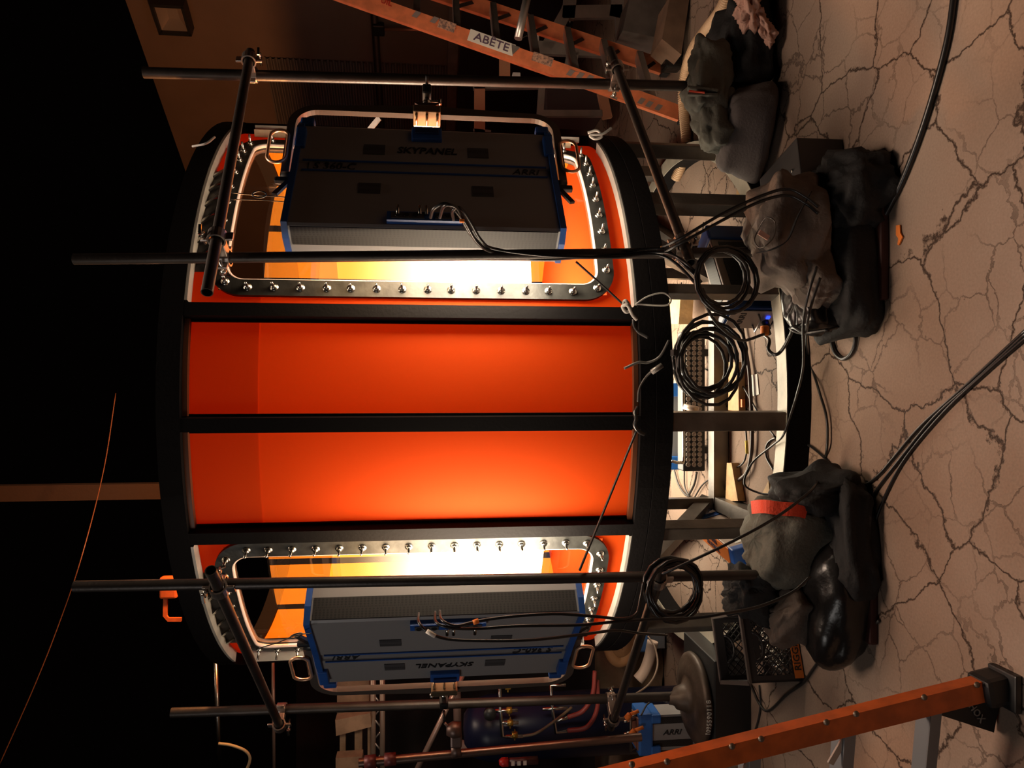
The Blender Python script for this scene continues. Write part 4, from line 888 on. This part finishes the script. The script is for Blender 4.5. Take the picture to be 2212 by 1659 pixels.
for a, b, w_ in (((1090, 100), (1090, 172), .10), ((1036, 188), (1036, 292), .10), ((1022, 188), (1170, 186), .05), ((1170, 192), (1166, 250), .06), ((1168, 246), (1300, 246), .06), ((1300, 200), (1312, 256), .09), ((1022, 286), (1060, 290), .06)):
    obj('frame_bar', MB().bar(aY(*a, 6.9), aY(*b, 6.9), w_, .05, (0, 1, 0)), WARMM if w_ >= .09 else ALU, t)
t = thing('storage_bin', aY(1260, 225, 7.6) * 1 - V((0, 0, .3)), 'dark purple-brown bin standing in the rack right of the tank', 'bin')
m = MB(); a, b = aY(1178, 250, 7.6), aY(1300, 180, 7.6); m.box((a + b) / 2 + V((0, .2, 0)), (abs(a.x - b.x), .4, abs(a.z - b.z)), None, .02); obj('body', m, mat('bin_dark', (.06, .04, .04), .5), t)
p = aY(1115, 170, 7.3); t = thing('work_lamp', p, 'small white box lamps hanging on wire hooks inside the rack', 'lamp', 'white box lamps in the rack')
obj('lamp_head', MB().box(p, (.10, .08, .08), None, .012), mat('white_plastic', (.8, .78, .75), .4), t); obj('hook', MB().tube(spline([p + V((0, 0, .04)), p + V((.02, 0, .08)), p + V((0, 0, .12))], 5), .004, 6), STEEL, t)
for px, py in ((1155, 83),):
    q = aY(px, py, 7.3); c = copytree(t); c.location = q; c['label'] = 'small white box lamp hanging higher up between the stepladder steps'
t['label'] = 'small white box lamp hanging above the right-hand rear upright'
def slab(p4, y, th, m, nm, lab, cat): q = [aY(px, py, y) for px, py in p4]; return obj(nm, MB().prism(q, (0, th, 0)), m, None, lab, cat)
slab([(1362, -10), (1440, -10), (1425, 82), (1345, 66)], 6.0, .3, mat('board_grey', (.13, .10, .09), .8, 0, .2, 20, .3), 'plywood_sheet', 'grey-brown sheet standing right of the pale rack', 'board')
slab([(1448, -10), (1490, -10), (1472, 118), (1430, 84)], 5.55, .3, mat('board_brown', (.19, .11, .07), .8, 0, .2, 20, .3), 'plywood_sheet', 'browner sheet standing nearest the tan hose', 'board')
# corrugated hose
hp = [aZ(1578, -25, .06), aZ(1556, 22, .06), aZ(1528, 60, .05), aZ(1500, 100, .08), aZ(1482, 150, .07), aZ(1475, 200, .06), aZ(1478, 250, .05), aZ(1482, 300, .05), aZ(1476, 345, .05), aZ(1460, 385, .06)]
sp_ = spline(hp, 60); ls = [0]
for a, b in zip(sp_, sp_[1:]): ls.append(ls[-1] + (b - a).length)
tot = ls[-1]; N_ = 420; pts = []; rs = []; j = 0
for i in range(N_ + 1):
    L_ = tot * i / N_
    while j < len(ls) - 2 and ls[j + 1] < L_: j += 1
    f_ = (L_ - ls[j]) / max(1e-9, ls[j + 1] - ls[j]); pts.append(sp_[j] + (sp_[j + 1] - sp_[j]) * f_); rs.append(.040 if i % 4 in (0, 1) else .033)
obj('ribbed_hose', MB().tube(pts, rs, 14), HOSE, None, 'long tan ribbed hose curving along the floor under the stepladder', 'hose')

# ================================================================ BACKGROUND LEFT
t = thing('lighting_truss', aY(816, 1560, 6.6) * 1 - V((0, 0, .3)), 'horizontal box truss carrying timber at the far left', 'truss')
for px in (806, 826):
    a, b = aY(px, 1400, 6.6), aY(px, 1700, 6.6); b.z = a.z; obj('chord', MB().tube([a, b], .024, 10), mat('truss_metal', (.50, .38, .30), .4, .5), t)
m = MB(); a, b = aY(806, 1400, 6.6), aY(806, 1700, 6.6); c_, d_ = aY(826, 1400, 6.6), aY(826, 1700, 6.6); b.z = a.z; d_.z = c_.z
for i in range(12):
    p = a + (b - a) * (i / 12) if i % 2 == 0 else c_ + (d_ - c_) * (i / 12); q = c_ + (d_ - c_) * ((i + 1) / 12) if i % 2 == 0 else a + (b - a) * ((i + 1) / 12); m.tube([p, q], .009, 6)
obj('lacing', m, ALU, t)
def tim(p4, y, lab, m=TIMB, nm='timber_board', th=.12): return slab(p4, y, th, m, nm, lab, 'timber')
tim([(728, 1430), (798, 1430), (798, 1560), (728, 1548)], 6.7, 'upright orange-lit timber board behind the left-hand yoke')
tim([(724, 1556), (800, 1540), (802, 1570), (726, 1590)], 6.45, 'tilted timber plank nailed across the far boards')
tim([(734, 1588), (746, 1586), (746, 1640), (734, 1640)], 6.6, 'thin pale upright stick below the tilted plank', th=.05)
tim([(766, 1576), (782, 1574), (782, 1640), (766, 1640)], 6.6, 'pale timber stud in the middle of the far boards', th=.06)
tim([(725, 1638), (782, 1634), (783, 1662), (725, 1664)], 6.4, 'pale timber block at the left frame edge')
tim([(794, 1572), (806, 1570), (806, 1640), (794, 1640)], 6.62, 'timber batten against the truss chord', th=.05)
def rod(p, q, r, lab, m=PIPE, cat='pipe', nm='metal_rod', g=None): return obj(nm, MB().tube([p, q], r, 10), m, None, lab, cat, g)
ROD = mat('rod_pinkish', (.5, .34, .28), .35, .6)
rod(aY(1018, 1420, 6.2), aY(896, 1672, 6.0), .022, 'thin slanting metal rod behind the left rear upright', ROD)
rod(aY(466, 1428, 6.6), aY(474, 1680, 6.6), .020, 'shiny horizontal rail high at the far left', ZINC)
rod(aY(590, 1425, 6.9), aY(592, 1680, 6.9), .015, 'thin reddish horizontal rail below the shiny one', ROD)
rod(aY(985, 1440, 6.4), aY(990, 1605, 6.4), .035, 'dull horizontal bar left of the tall navy cylinder', mat('bar_brown', (.16, .10, .085), .6))
rod(aY(994, 1610, 6.1), aY(1130, 1632, 6.1), .045, 'dull slanting bar below the navy cylinder', mat('bar_brown', (.16, .10, .085), .6))
pa, pb = aY(775, 1648, 4.6), aY(1385, 1592, 4.6); PBP = pipe(pa, pb, .026, 'shiny steel pole near the left edge with grey clamps', m=mat('shiny_pole', (.25, .17, .14), .28, .8), name='steel_pole')
m = MB()
for px, py in ((985, 1622),):
    c = aY(px, py - 2, 4.6); m.lathe(c, [(.03, -.03), (.042, -.03), (.042, .03), (.03, .03)], 18, (pb - pa)); m.box(c + V((.08, -.02, 0)), (.10, .05, .07), None, .01); m.lathe(c + V((.14, -.03, -.03)), [(.0, 0), (.045, 0), (.05, .05), (.03, .09), (0, .09)], 16, (0, 0, 1)); m.cyl(c + V((.15, -.04, .04)), c + V((.19, -.04, .07)), .009, 8)
obj('pole_clamp', m, mat('clamp_dark', (.12, .08, .07), .4, .6), None, 'dark swivel clamp with a round boss on the shiny pole', 'clamp')
m = MB()
for px, py, wd in ((800, 1645, 'left'), (843, 1640, 'right')):
    c = aY(px, py, 4.6); m = MB().lathe(c, [(.026, -.035), (.038, -.035), (.038, .035), (.026, .035)], 16, (pb - pa)); obj('pole_collar', m, mat('collar_maroon', (.12, .03, .03), .45, .3), None, 'dark maroon collar %s the shiny pole' % ('at the very top of' if wd == 'left' else 'just below the top of'), 'collar')
# navy gas cylinder with valve manifold
q = aY(1130, 1568, 5.7); r_ = .24; zt_ = aY(1003, 1568, 5.7).z; zb_ = 0.0
m = MB().lathe((q.x, 5.7, 0), [(0, 0), (r_, .0), (r_, zt_ - .18), (r_ * .85, zt_ - .07), (r_ * .45, zt_), (0, zt_ + .01)], 48); cy = obj('gas_cylinder', m, NAVY, None, 'tall glossy navy cylinder with brass valve manifold in front', 'cylinder')
t = thing('valve_manifold', aY(1085, 1560, 5.3) * 1 - V((0, 0, .3)), 'silver pipe manifold with brass valves in front of the navy cylinder', 'manifold')
def man(pts, r, m_=ZINC, nm='pipe'): obj(nm, MB().tube([aY(a, b, 5.35) for a, b in pts], r, 8), m_, t)
man([(1100, 1483), (1080, 1483), (1081, 1530), (1085, 1590), (1096, 1591), (1130, 1590)], .014); man([(1060, 1536), (1118, 1534)], .014); man([(1084, 1561), (1120, 1561)], .014)
man([(1222, 1480), (1190, 1480), (1193, 1530), (1201, 1583), (1230, 1578)], .013); man([(1172, 1532), (1226, 1529)], .013); man([(1198, 1558), (1230, 1549)], .013)
for px, py in ((1097, 1483), (1100, 1534), (1102, 1561), (1112, 1587)):
    c = aY(px, py, 5.32); m = MB(); m.lathe(c - Z_ * .02, [(0, 0), (.022, 0), (.026, .02), (.022, .04), (0, .04)], 12); m.bar(c - X_ * .04, c + X_ * .04, .012, .008); obj('valve', m, BRASS, t)
m = MB(); m.lathe(aY(1058, 1540, 5.32), [(0, 0), (.045, 0), (.045, .03), (0, .03)], 20, (0, -1, 0)); obj('gauge', m, BLKPL, t)
cable('air_hose', [aY(1228, 1549, 5.3), aY(1260, 1535, 5.25), aY(1280, 1500, 5.3), aY(1285, 1450, 5.4)], .017, 'upper reddish air hose leaving the valve manifold', mat('red_rubber', (.22, .035, .03), .5), cat='hose')
cable('air_hose', [aY(1228, 1578, 5.3), aY(1268, 1570, 5.2), aY(1290, 1530, 5.25), aY(1290, 1470, 5.4)], .017, 'lower reddish air hose leaving the valve manifold', mat('red_rubber', (.22, .035, .03), .5), cat='hose')
cable('thin_hose', [aY(1130, 1590, 5.2), aY(1160, 1583, 5.15), aY(1200, 1556, 5.1), aY(1235, 1528, 5.15)], .010, 'thin brown hose crossing in front of the manifold', mat('thin_brown', (.14, .10, .06), .6), cat='hose')
p = aY(1091, 1646, 4.9); t = thing('red_capped_bottle', p - V((0, 0, .2)), 'red-capped dark bottle with white labels at the left edge behind the shiny pole', 'bottle'); obj('bottle_body', MB().lathe(p - V((0, 0, .22)), [(0, 0), (.026, 0), (.026, .20), (0, .20)], 20), mat('bottle_dark', (.05, .015, .02), .4), t); obj('cap', MB().lathe(p - V((0, 0, .02)), [(0, 0), (.03, 0), (.03, .04), (.015, .06), (0, .06)], 20), REDP, t)
for dz in (.05, .09, .13): obj('white_label', MB().box(p + V((.0, -.027, -dz)), (.03, .002, .022)), WHT, t)
# dark wall of drapes behind, brown canvas and ducts
def drape(px0, py0, px1, py1, y, m_, lab, fold=.06, k=7, seed=0, nm='canvas_sheet', vert=False):
    def fn(u, v):
        px = px0 + (px1 - px0) * v; py = py0 + (py1 - py0) * u; p = aY(px, py, y)
        w = math.sin((u if vert else v) * k * PI + 2.5 * noise.noise(V((u * 2, v * 2, seed)))) + .6 * noise.noise(V((u * 5, v * 5, seed + 3)))
        q = aY(px, py, y + fold * w); q.z = max(q.z, .01); return q
    return obj(nm, MB().grid(fn, 50, 50), m_, None, lab, 'sheet', fixn=False)
drape(1285, 1345, 1500, 1672, 6.3, CANV, 'brown dust sheet hanging in folds behind the round base', .10, 5, 3)
drape(640, 1400, 1290, 1700, 8.4, mat('drape_dark', (.014, .012, .014), .9, 0, .2, 30), 'dark drape hanging behind the navy cylinder and truss', .12, 9, 8)
for i, (px, py, rx_, rz_) in enumerate(((1352, 1372, 46, 62), (1350, 1372, 62, 84))):
    pts = []
    for j in range(13):
        a = PI * (j / 12) ; pts.append(aY(px - 12 + (math.cos(a)) * rx_ * .45 , py - 30 + math.sin(a) * rz_ * 1.0, 5.55 + .02 * i))
    obj('flexible_duct', MB().tube(spline(pts, 5), .055, 14), DUCT, None, ('inner' if i == 0 else 'outer') + ' loop of orange-brown flexible duct hanging behind the left lower cross pipe', 'duct')
pts = [aY(1410, 1385, 5.5), aY(1403, 1420, 5.5), aY(1392, 1450, 5.5), aY(1378, 1468, 5.5)]; obj('cloth_glove', MB().tube(spline(pts, 6), .042, 12), mat('glove_tan', (.45, .33, .27), .8), None, 'pale tan sleeve end hanging beside the ducts', 'sleeve')
cable('orange_cable', [aY(1385, 1545, 4.9), aY(1400, 1520, 5), aY(1425, 1512, 5), aY(1470, 1528, 4.95), aY(1500, 1535, 4.95)], .006, 'thin cable arching over the upright power box', CABG)
for px, py in ((1352, 1553), (1362, 1588)):
    c = aY(px, py, 4.95); m = MB(); m.cyl(c, c + V((.03, 0, -.03)), .02, 12); m.cyl(c + V((.03, 0, -.03)), c + V((.05, 0, -.09)), .012, 10); obj('orange_plug', m, ORT, None, ('upper' if py < 1560 else 'lower') + ' orange plug above the upright power box', 'plug')
# top left: dim post, sagging line, orange lamp yoke
obj('timber_post', MB().box((aY(200, 1062, 8.6).x, 8.6, 3.6), (.17, .14, 7.2)), mat("dim_timber", (.06, .03, .018), .8, 0, .2, 20), None, 'dim brown post rising into the dark behind the tank', 'post')
cable('sagging_line', [aY(-5, 1660, 7), aY(75, 1480, 7), aY(130, 1340, 7), aY(180, 1190, 6.9), aY(225, 1010, 7.6), aY(250, 850, 8)], .005, 'thin reddish line sagging across the dark upper left', mat('line_red', (.2, .07, .03), .5), cat='line')
p = aY(362, 1295, 6.2); t = thing('caution_light', p, 'orange framed lamp showing above the left side of the top ring', 'lamp')
m = MB(); m.box(aY(366, 1268, 6.2), (.17, .08, .13), None, .015); obj('lamp_head', m, ORGD, t); m = MB()
m.tube([aY(358, 1280, 6.2), aY(357, 1330, 6.2), aY(364, 1338, 6.2), aY(392, 1338, 6.2)], 0, sq={'w': .03, 'h': .022, 'up': (0, 1, 0)}); obj('lamp_yoke', m, ORGD, t)

# ================================================================ CABLES
def coil(c, R, n, r, lab, nr, seed, ex=1.0, m=RUB, tail=None, tilt=0, jit=.12, nm='coiled_cable'):
    rnd = random.Random(seed); pts = []; u, w = V((1, 0, 0)), V((0, 0, 1)); k = 16
    for i in range(n * k + 1):
        a = 2 * PI * i / k; j = i / k; ph = seed + j * .9; Rr = R * (1 + jit * math.sin(ph * 1.7)); dx = R * jit * math.sin(ph * 2.3 + 1); dz_ = R * jit * math.cos(ph * 1.9)
        x, z_ = Rr * math.cos(a + PI / 2) + dx, Rr * ex * math.sin(a + PI / 2) + dz_
        ct, st_ = math.cos(tilt), math.sin(tilt); x, z_ = x * ct - z_ * st_, x * st_ + z_ * ct
        pts.append(c + u * x + w * z_ + V((0, nr * math.sin(ph * 2.9 + a * .5), 0)))
    mb = MB().tube(pts, r, 8); t = obj(nm, mb, m, None, lab, 'cable'); return t
def P3(*l): return [aY(a, b, c) for a, b, c in l]
coil(aY(1566, 604, 3.20), .135, 4, .0085, 'cable coil hanging just left of the right-hand near upright', .03, 2, 1.02, tilt=.3)
c_ = coil(aY(1528, 780, 3.60), .175, 9, .0085, 'big tangled cable coil hanging in front of the stand under the middle bay', .05, 5, .92, tilt=.2, jit=.16)
obj('tie_wrap', MB().box(aY(1456, 762, 3.55), (.03, .05, .02)), BLKPL, c_)
coil(aY(1455, 1272, 3.22), .125, 9, .0085, 'glossy neat cable coil on the left-hand near upright', .03, 9, .98, jit=.08)
# from the right softlight down the near upright
for i, (l, lab) in enumerate((([(930, 470, 3.25), (938, 450, 3.18), (965, 440, 3.16), (992, 465, 3.2), (1020, 510, 3.3), (1062, 541, 3.40), (1150, 560, 3.38), (1300, 553, 3.35), (1420, 545, 3.3), (1470, 560, 3.2), (1510, 596, 3.2)], 'first cable looping from the right softlight tray down its upright'),
                              ([(950, 470, 3.25), (960, 445, 3.12), (985, 448, 3.12), (1005, 480, 3.18), (1035, 528, 3.3), (1080, 548, 3.38), (1200, 556, 3.37), (1330, 545, 3.35), (1430, 538, 3.3), (1480, 575, 3.2), (1515, 610, 3.2)], 'second cable looping from the right softlight tray down its upright'),
                              ([(980, 475, 3.25), (978, 455, 3.16), (995, 450, 3.14), (1015, 478, 3.2), (1040, 520, 3.3), (1070, 538, 3.36), (1180, 552, 3.34), (1320, 556, 3.33), (1430, 552, 3.3), (1500, 610, 3.25), (1520, 650, 3.25), (1550, 700, 3.35), (1600, 735, 3.5), (1650, 722, 3.6)], 'cable running from the right softlight to the long power box'))):
    cable('power_cable', P3(*l), .0075, lab, group='cables from the right-hand softlight')
m = MB(); m.box(aY(998, 477, 3.15), (.012, .02, .02)); obj('tape_flag', m, ORT, None, 'small orange tape flag on the right softlight cables', 'tape')
# from the left softlight
for l, lab in (([(905, 1325, 3.22), (905, 1345, 3.1), (925, 1365, 3.08), (965, 1380, 3.1), (1040, 1384, 3.1), (1150, 1382, 3.1), (1260, 1370, 3.15), (1330, 1362, 3.2), (1382, 1368, 3.3), (1440, 1372, 3.5)], 'lowest cable crossing the back of the left softlight'),
               ([(940, 1322, 3.22), (943, 1345, 3.1), (975, 1356, 3.08), (1030, 1358, 3.1), (1120, 1352, 3.1), (1250, 1350, 3.1), (1330, 1343, 3.1), (1420, 1337, 3.1), (1500, 1335, 3.1), (1560, 1326, 3.08), (1640, 1310, 3.1), (1710, 1280, 3.1), (1750, 1245, 3.1)], 'middle glossy cable from the left softlight on past the coil to the bags'),
               ([(950, 1320, 3.22), (955, 1340, 3.1), (985, 1352, 3.08), (1030, 1342, 3.1), (1100, 1332, 3.1), (1200, 1326, 3.1), (1290, 1332, 3.1), (1345, 1337, 3.1), (1375, 1325, 3.12), (1384, 1290, 3.15), (1390, 1258, 3.15)], 'upper cable from the left softlight curling up to the coil')):
    cable('power_cable', P3(*l), .0065, lab, group='cables from the left-hand softlight')
m = MB(); m.cyl(aY(1022, 1345, 3.08), aY(1034, 1341, 3.08), .011, 10); obj('tape_flag', m, ORT, None, 'small orange tape band on the left softlight cable', 'tape')
m = MB(); m.cyl(aY(922, 1363, 3.07), aY(940, 1374, 3.07), .010, 10); obj('cable_tag', m, WHT, None, 'white tag on the lowest left softlight cable', 'tag')
# straight cable from coil to the middle ring tie
cable('tie_rope', P3((1252, 1232, 3.38), (1310, 1090, 3.55), (1377, 925, 3.72)), .006, 'taut dark rope from the left softlight foot to the ring between the bays', BLKPL, cat='rope')
cable('tie_rope', P3((1245, 566, 3.48), (1300, 615, 3.62), (1352, 663, 3.72)), .0055, 'taut dark rope from the right softlight to the knot on the ring', BLKPL, cat='rope')
cable('rope_knot', P3((1346, 655, 3.70), (1352, 650, 3.68), (1362, 668, 3.68), (1352, 674, 3.68), (1345, 662, 3.68), (1356, 660, 3.66), (1366, 680, 3.68), (1375, 690, 3.70)), .009, 'pale grey rope knot on the ring beside the right-hand window', LAMPW, cat='rope')
cable('rope_loop', P3((1372, 658, 3.70), (1400, 640, 3.68), (1432, 633, 3.67), (1449, 645, 3.66), (1443, 658, 3.66), (1420, 660, 3.67), (1375, 657, 3.70)), .0045, 'thin grey rope loop hanging over the bottom ring', LAMPW, cat='rope')
cable('rope_tail', P3((1368, 690, 3.72), (1370, 705, 3.72), (1380, 718, 3.72), (1400, 730, 3.70)), .008, 'black rope tail hooked over the ring below the knot', BLKPL, cat='rope')
cable('rope_knot', P3((1377, 880, 3.72), (1371, 892, 3.70), (1374, 905, 3.68), (1371, 918, 3.69), (1380, 932, 3.70), (1392, 938, 3.71)), .011, 'black rope hitch round the ring at the middle rib', VINYL, cat='rope')
cable('rope_tail', P3((1348, 796, 3.72), (1378, 783, 3.70), (1400, 783, 3.69), (1425, 770, 3.66), (1445, 735, 3.62)), .007, 'grey cable end bending over the ring beside the big coil', CABG)
cable('ring_cable', P3((1412, 798, 3.66), (1395, 815, 3.69), (1381, 840, 3.70), (1378, 868, 3.71)), .006, 'thin cable with an orange end and clear connector over the ring', CABG)
m = MB(); m.cyl(aY(1408, 804, 3.63), aY(1430, 789, 3.63), .014, 12); obj('cable_connector', m, mat('grey_plug', (.2, .18, .17), .3, .3), None, 'grey plug lying across the bottom ring by the big coil', 'connector')
cable('tie_rope', P3((1270, 287, 4.22), (1290, 282, 4.2), (1300, 295, 4.2), (1285, 300, 4.2), (1275, 292, 4.2), (1300, 290, 4.19), (1322, 276, 4.2)), .008, 'pale grey knot at the lower right edge of the tank', LAMPW, cat='rope')
cable('tie_rope', P3((416, 316, 4.1), (445, 310, 4.05), (464, 296, 4.1)), .006, 'pale cord tied over the top ring on the right', LAMPW, cat='rope')
# safety wires at the upper windows
cable('safety_wire', P3((500, 416, 3.55), (545, 421, 3.6), (590, 424, 3.62), (615, 426, 3.62)), .0025, 'thin steel safety wire with a snap hook at the right softlight top', BLKPL, cat='wire')
obj('snap_hook', MB().tube([aY(560 + 15 * math.cos(a), 420 + 7 * math.sin(a), 3.58) for a in [2 * PI * i / 20 for i in range(20)]], .0035, 6, closed=True), BLKPL, None, 'black snap hook on the wire beside the right softlight', 'hook')
cable('safety_wire', P3((500, 431, 3.55), (560, 432, 3.6), (615, 436, 3.62)), .002, 'second thin wire below the snap hook', BLKPL, cat='wire')
cable('safety_wire', P3((560, 1400, 3.9), (600, 1388, 3.7), (640, 1372, 3.5), (672, 1368, 3.4)), .0028, 'thin wire to the top of the left softlight', BLKPL, cat='wire')
obj('snap_hook', MB().tube([aY(640 + 13 * math.cos(a), 1373 - 4 * math.cos(a) + 4 * math.sin(a), 3.6) for a in [2 * PI * i / 20 for i in range(20)]], .0035, 6, closed=True), BLKPL, None, 'black snap hook on the wire beside the left softlight', 'hook')
# pair of diagonal cables from right lower cross pipe to the bags
for i, d in enumerate((0, 14)):
    cable('lead_cable', P3((1428, 535 + d, 3.3), (1475, 512 + d * .8, 3.2), (1560, 462 + d, 3.15), (1640, 425 + d * .8, 3.12), (1700, 408 + d, 3.10), (1740, 425 + d, 3.08), (1768, 447 + d, 3.06)), .007, ('upper' if i == 0 else 'lower') + ' of two cables slanting from the lower cross pipe over the bag', RUB)
# long thin cables from the right bags across the ring and the asphalt
def PF(l, dz=.008): return [aZ(p[0], p[1], dz) if len(p) == 2 else aY(*p) for p in l]
cable('thin_cable', PF([(1765, 575, 3.02), (1745, 640, 3.05), (1735, 700, 3.15), (1735, 790, 3.4), (1722, 850, 3.62), (1704, 908, 3.68), (1690, 943, 3.72), (1665, 965, 3.9), (1625, 1000, 4.1), (1608, 1045, 4.1), (1640, 1065, 4.0), (1672, 1068, 3.9)]), .006, 'bright thin cable crossing the stand ring and looping under the tank', RUB)
cable('thin_cable', PF([(1772, 600, 3.0), (1755, 650, 3.02), (1744, 700, 3.05), (1745, 760), (1768, 840), (1785, 900), (1787, 960), (1778, 1010), (1760, 1050, 3.2), (1725, 1082, 3.12), (1680, 1115, 3.08), (1620, 1150, 3.06), (1540, 1190, 3.08), (1470, 1222, 3.12), (1430, 1240, 3.16)], .02), .0065, 'long cable from the right bags curving up to the left coil', RUB)
cable('thin_cable', PF([(1672, 1018), (1655, 985), (1660, 955), (1690, 944), (1740, 958), (1782, 990), (1812, 1028), (1840, 1050), (1870, 1047), (1900, 1025), (1930, 990), (1990, 920), (2090, 830), (2225, 705)]), .0065, 'cable leaving the stand ring and bending right to the frame edge', RUB)
cable('thin_cable', PF([(1810, 1178), (1850, 1120), (1900, 1050), (1950, 985), (2020, 900), (2110, 820), (2225, 712)]), .0065, 'middle of the three cables fanning over the asphalt', RUB)
cable('thin_cable', PF([(1868, 1275), (1873, 1215), (1890, 1130), (1920, 1055), (1960, 985), (2040, 890), (2130, 805), (2225, 722)]), .0065, 'leftmost of the three cables fanning over the asphalt', RUB)
cable('thick_cable', PF([(2063, -25), (2048, 80), (2020, 190), (1985, 300), (1945, 400), (1900, 490), (1870, 560)], .013), .013, 'thick black cable lying on the asphalt at the right', RUB, n=10)
cable('thick_cable', PF([(1835, 600), (1846, 680), (1848, 735), (1838, 765), (1820, 775), (1803, 760), (1795, 730), (1796, 700)], .013), .0105, 'thick cable loop on the asphalt in front of the right bags', RUB, n=10)
m = MB(); m.cyl(aZ(1796, 700, .02), aZ(1797, 672, .03), .02, 14); m.box(aZ(1798, 668, .05), (.06, .08, .05), None, .01); obj('cable_connector', m, BLKPL, None, 'black plug joining the thick cable loop by the bags', 'connector')
cable('thick_cable', P3((1648, 722, 3.7), (1662, 735, 3.6), (1660, 755, 3.55), (1675, 766, 3.5), (1690, 755, 3.48), (1708, 722, 3.4), (1714, 708, 3.3), (1740, 718, 3.2), (1790, 712, 3.1)), .0085, 'cable with orange tape dropping from the long power box over the ring', RUB)
m = MB(); m.box(aY(1652, 714, 3.63), (.05, .03, .04), None, .008); obj('tape_wrap', m, ORT, None, 'orange tape wrapped on the power box cable', 'tape')
# cables lying under the tank
for l, r_, lab, mm in (([(1600, 690), (1608, 740), (1618, 800), (1622, 860), (1625, 930), (1622, 985), (1610, 1025), (1575, 1050), (1550, 1080), (1535, 1120), (1528, 1160)], .012, 'thick dark cable snaking across the lit floor under the tank', mat('cable_brown', (.06, .04, .035), .4)),
                        ([(1500, 790), (1560, 810), (1600, 830), (1625, 870), (1645, 905), (1675, 945)], .006, 'thin cable arcing over the lit floor under the tank', CABG),
                        ([(1575, 835), (1598, 862), (1606, 900), (1612, 940), (1612, 980), (1600, 1005), (1560, 1020), (1520, 1045), (1500, 1075)], .006, 'grey cable with yellow tape under the tank', CABG),
                        ([(1560, 900), (1578, 868), (1600, 880), (1612, 905)], .006, 'short cable loop with an orange tie under the tank', CABG),
                        ([(1470, 700), (1462, 655), (1470, 640), (1472, 610)], .006, 'thin cable at the back of the tank stand', CABG),
                        ([(1520, 480), (1515, 520), (1520, 545), (1535, 500)], .006, 'thin looping cable right of the near upright under the tank', CABG),
                        ([(1455, 1010), (1465, 1045), (1480, 1068), (1490, 1072)], .008, 'cable dropping by the left inner post', CABG),
                        ([(1478, 1010), (1479, 1050), (1487, 1070)], .007, 'straight cable beside the left inner post', CABG),
                        ([(1505, 1020), (1500, 1045), (1488, 1070)], .009, 'thicker cable meeting the others at the left inner post', CABG)):
    cable('floor_cable', PF(l, .012 + r_), r_, lab, mm)
obj('yellow_tape', MB().tube([aZ(1612, 952, .03), aZ(1614, 980, .03)], .010, 8), YEL, None, 'yellow tape round a cable under the tank', 'tape')
obj('yellow_tape', MB().box(aZ(1533, 530, .05), (.08, .06, .06), None, .02), YEL, None, 'crumple of yellow tape right of the near upright', 'tape')
obj('orange_tie', MB().box(aZ(1604, 871, .03), (.05, .03, .02)), ORT, None, 'small orange tie on the cable loop under the tank', 'tie')
# left side cables near the crate
cable('floor_cable', PF([(1900, 1340), (1860, 1370), (1800, 1385), (1760, 1440), (1735, 1475), (1700, 1500), (1660, 1535), (1640, 1520), (1622, 1480)]), .0075, 'black cable trailing from the left bags past the crate', CABG)
cable('floor_cable', PF([(1640, 1480), (1642, 1530), (1630, 1580), (1610, 1600)]), .006, 'thin cable on the floor left of the crate', CABG)
cable('floor_cable', P3((1345, 1515, 4.9), (1400, 1480, 5), (1420, 1440, 5.1), (1415, 1400, 5.2), (1400, 1375, 5.3)), .007, 'tan cable rising behind the left lower cross pipe', mat('tan_cable', (.22, .15, .11), .6))
cable('floor_cable', P3((1455, 1500, 5), (1475, 1470, 5.1), (1482, 1420, 5.1), (1486, 1375, 5.2)), .008, 'pale cable in front of the brown dust sheet', mat('pale_cable', (.35, .26, .2), .6))

obj('metal_strap', MB().bar(aY(820, 254, 4.12), aY(792, 288, 4.22), .03, .006, (0, 1, 0)), STEEL, None, 'short pale metal strap slanting between the right yoke and the tank edge', 'strap')
cable('yellowish_cable', P3((472, 1606, 6.2), (500, 1610, 6.2), (530, 1622, 6.2), (540, 1640, 6.2), (530, 1670, 6.2)), .012, 'pale curved cable end in the dark at the far left edge', mat('pale_yellow_cable', (.4, .33, .2), .6))
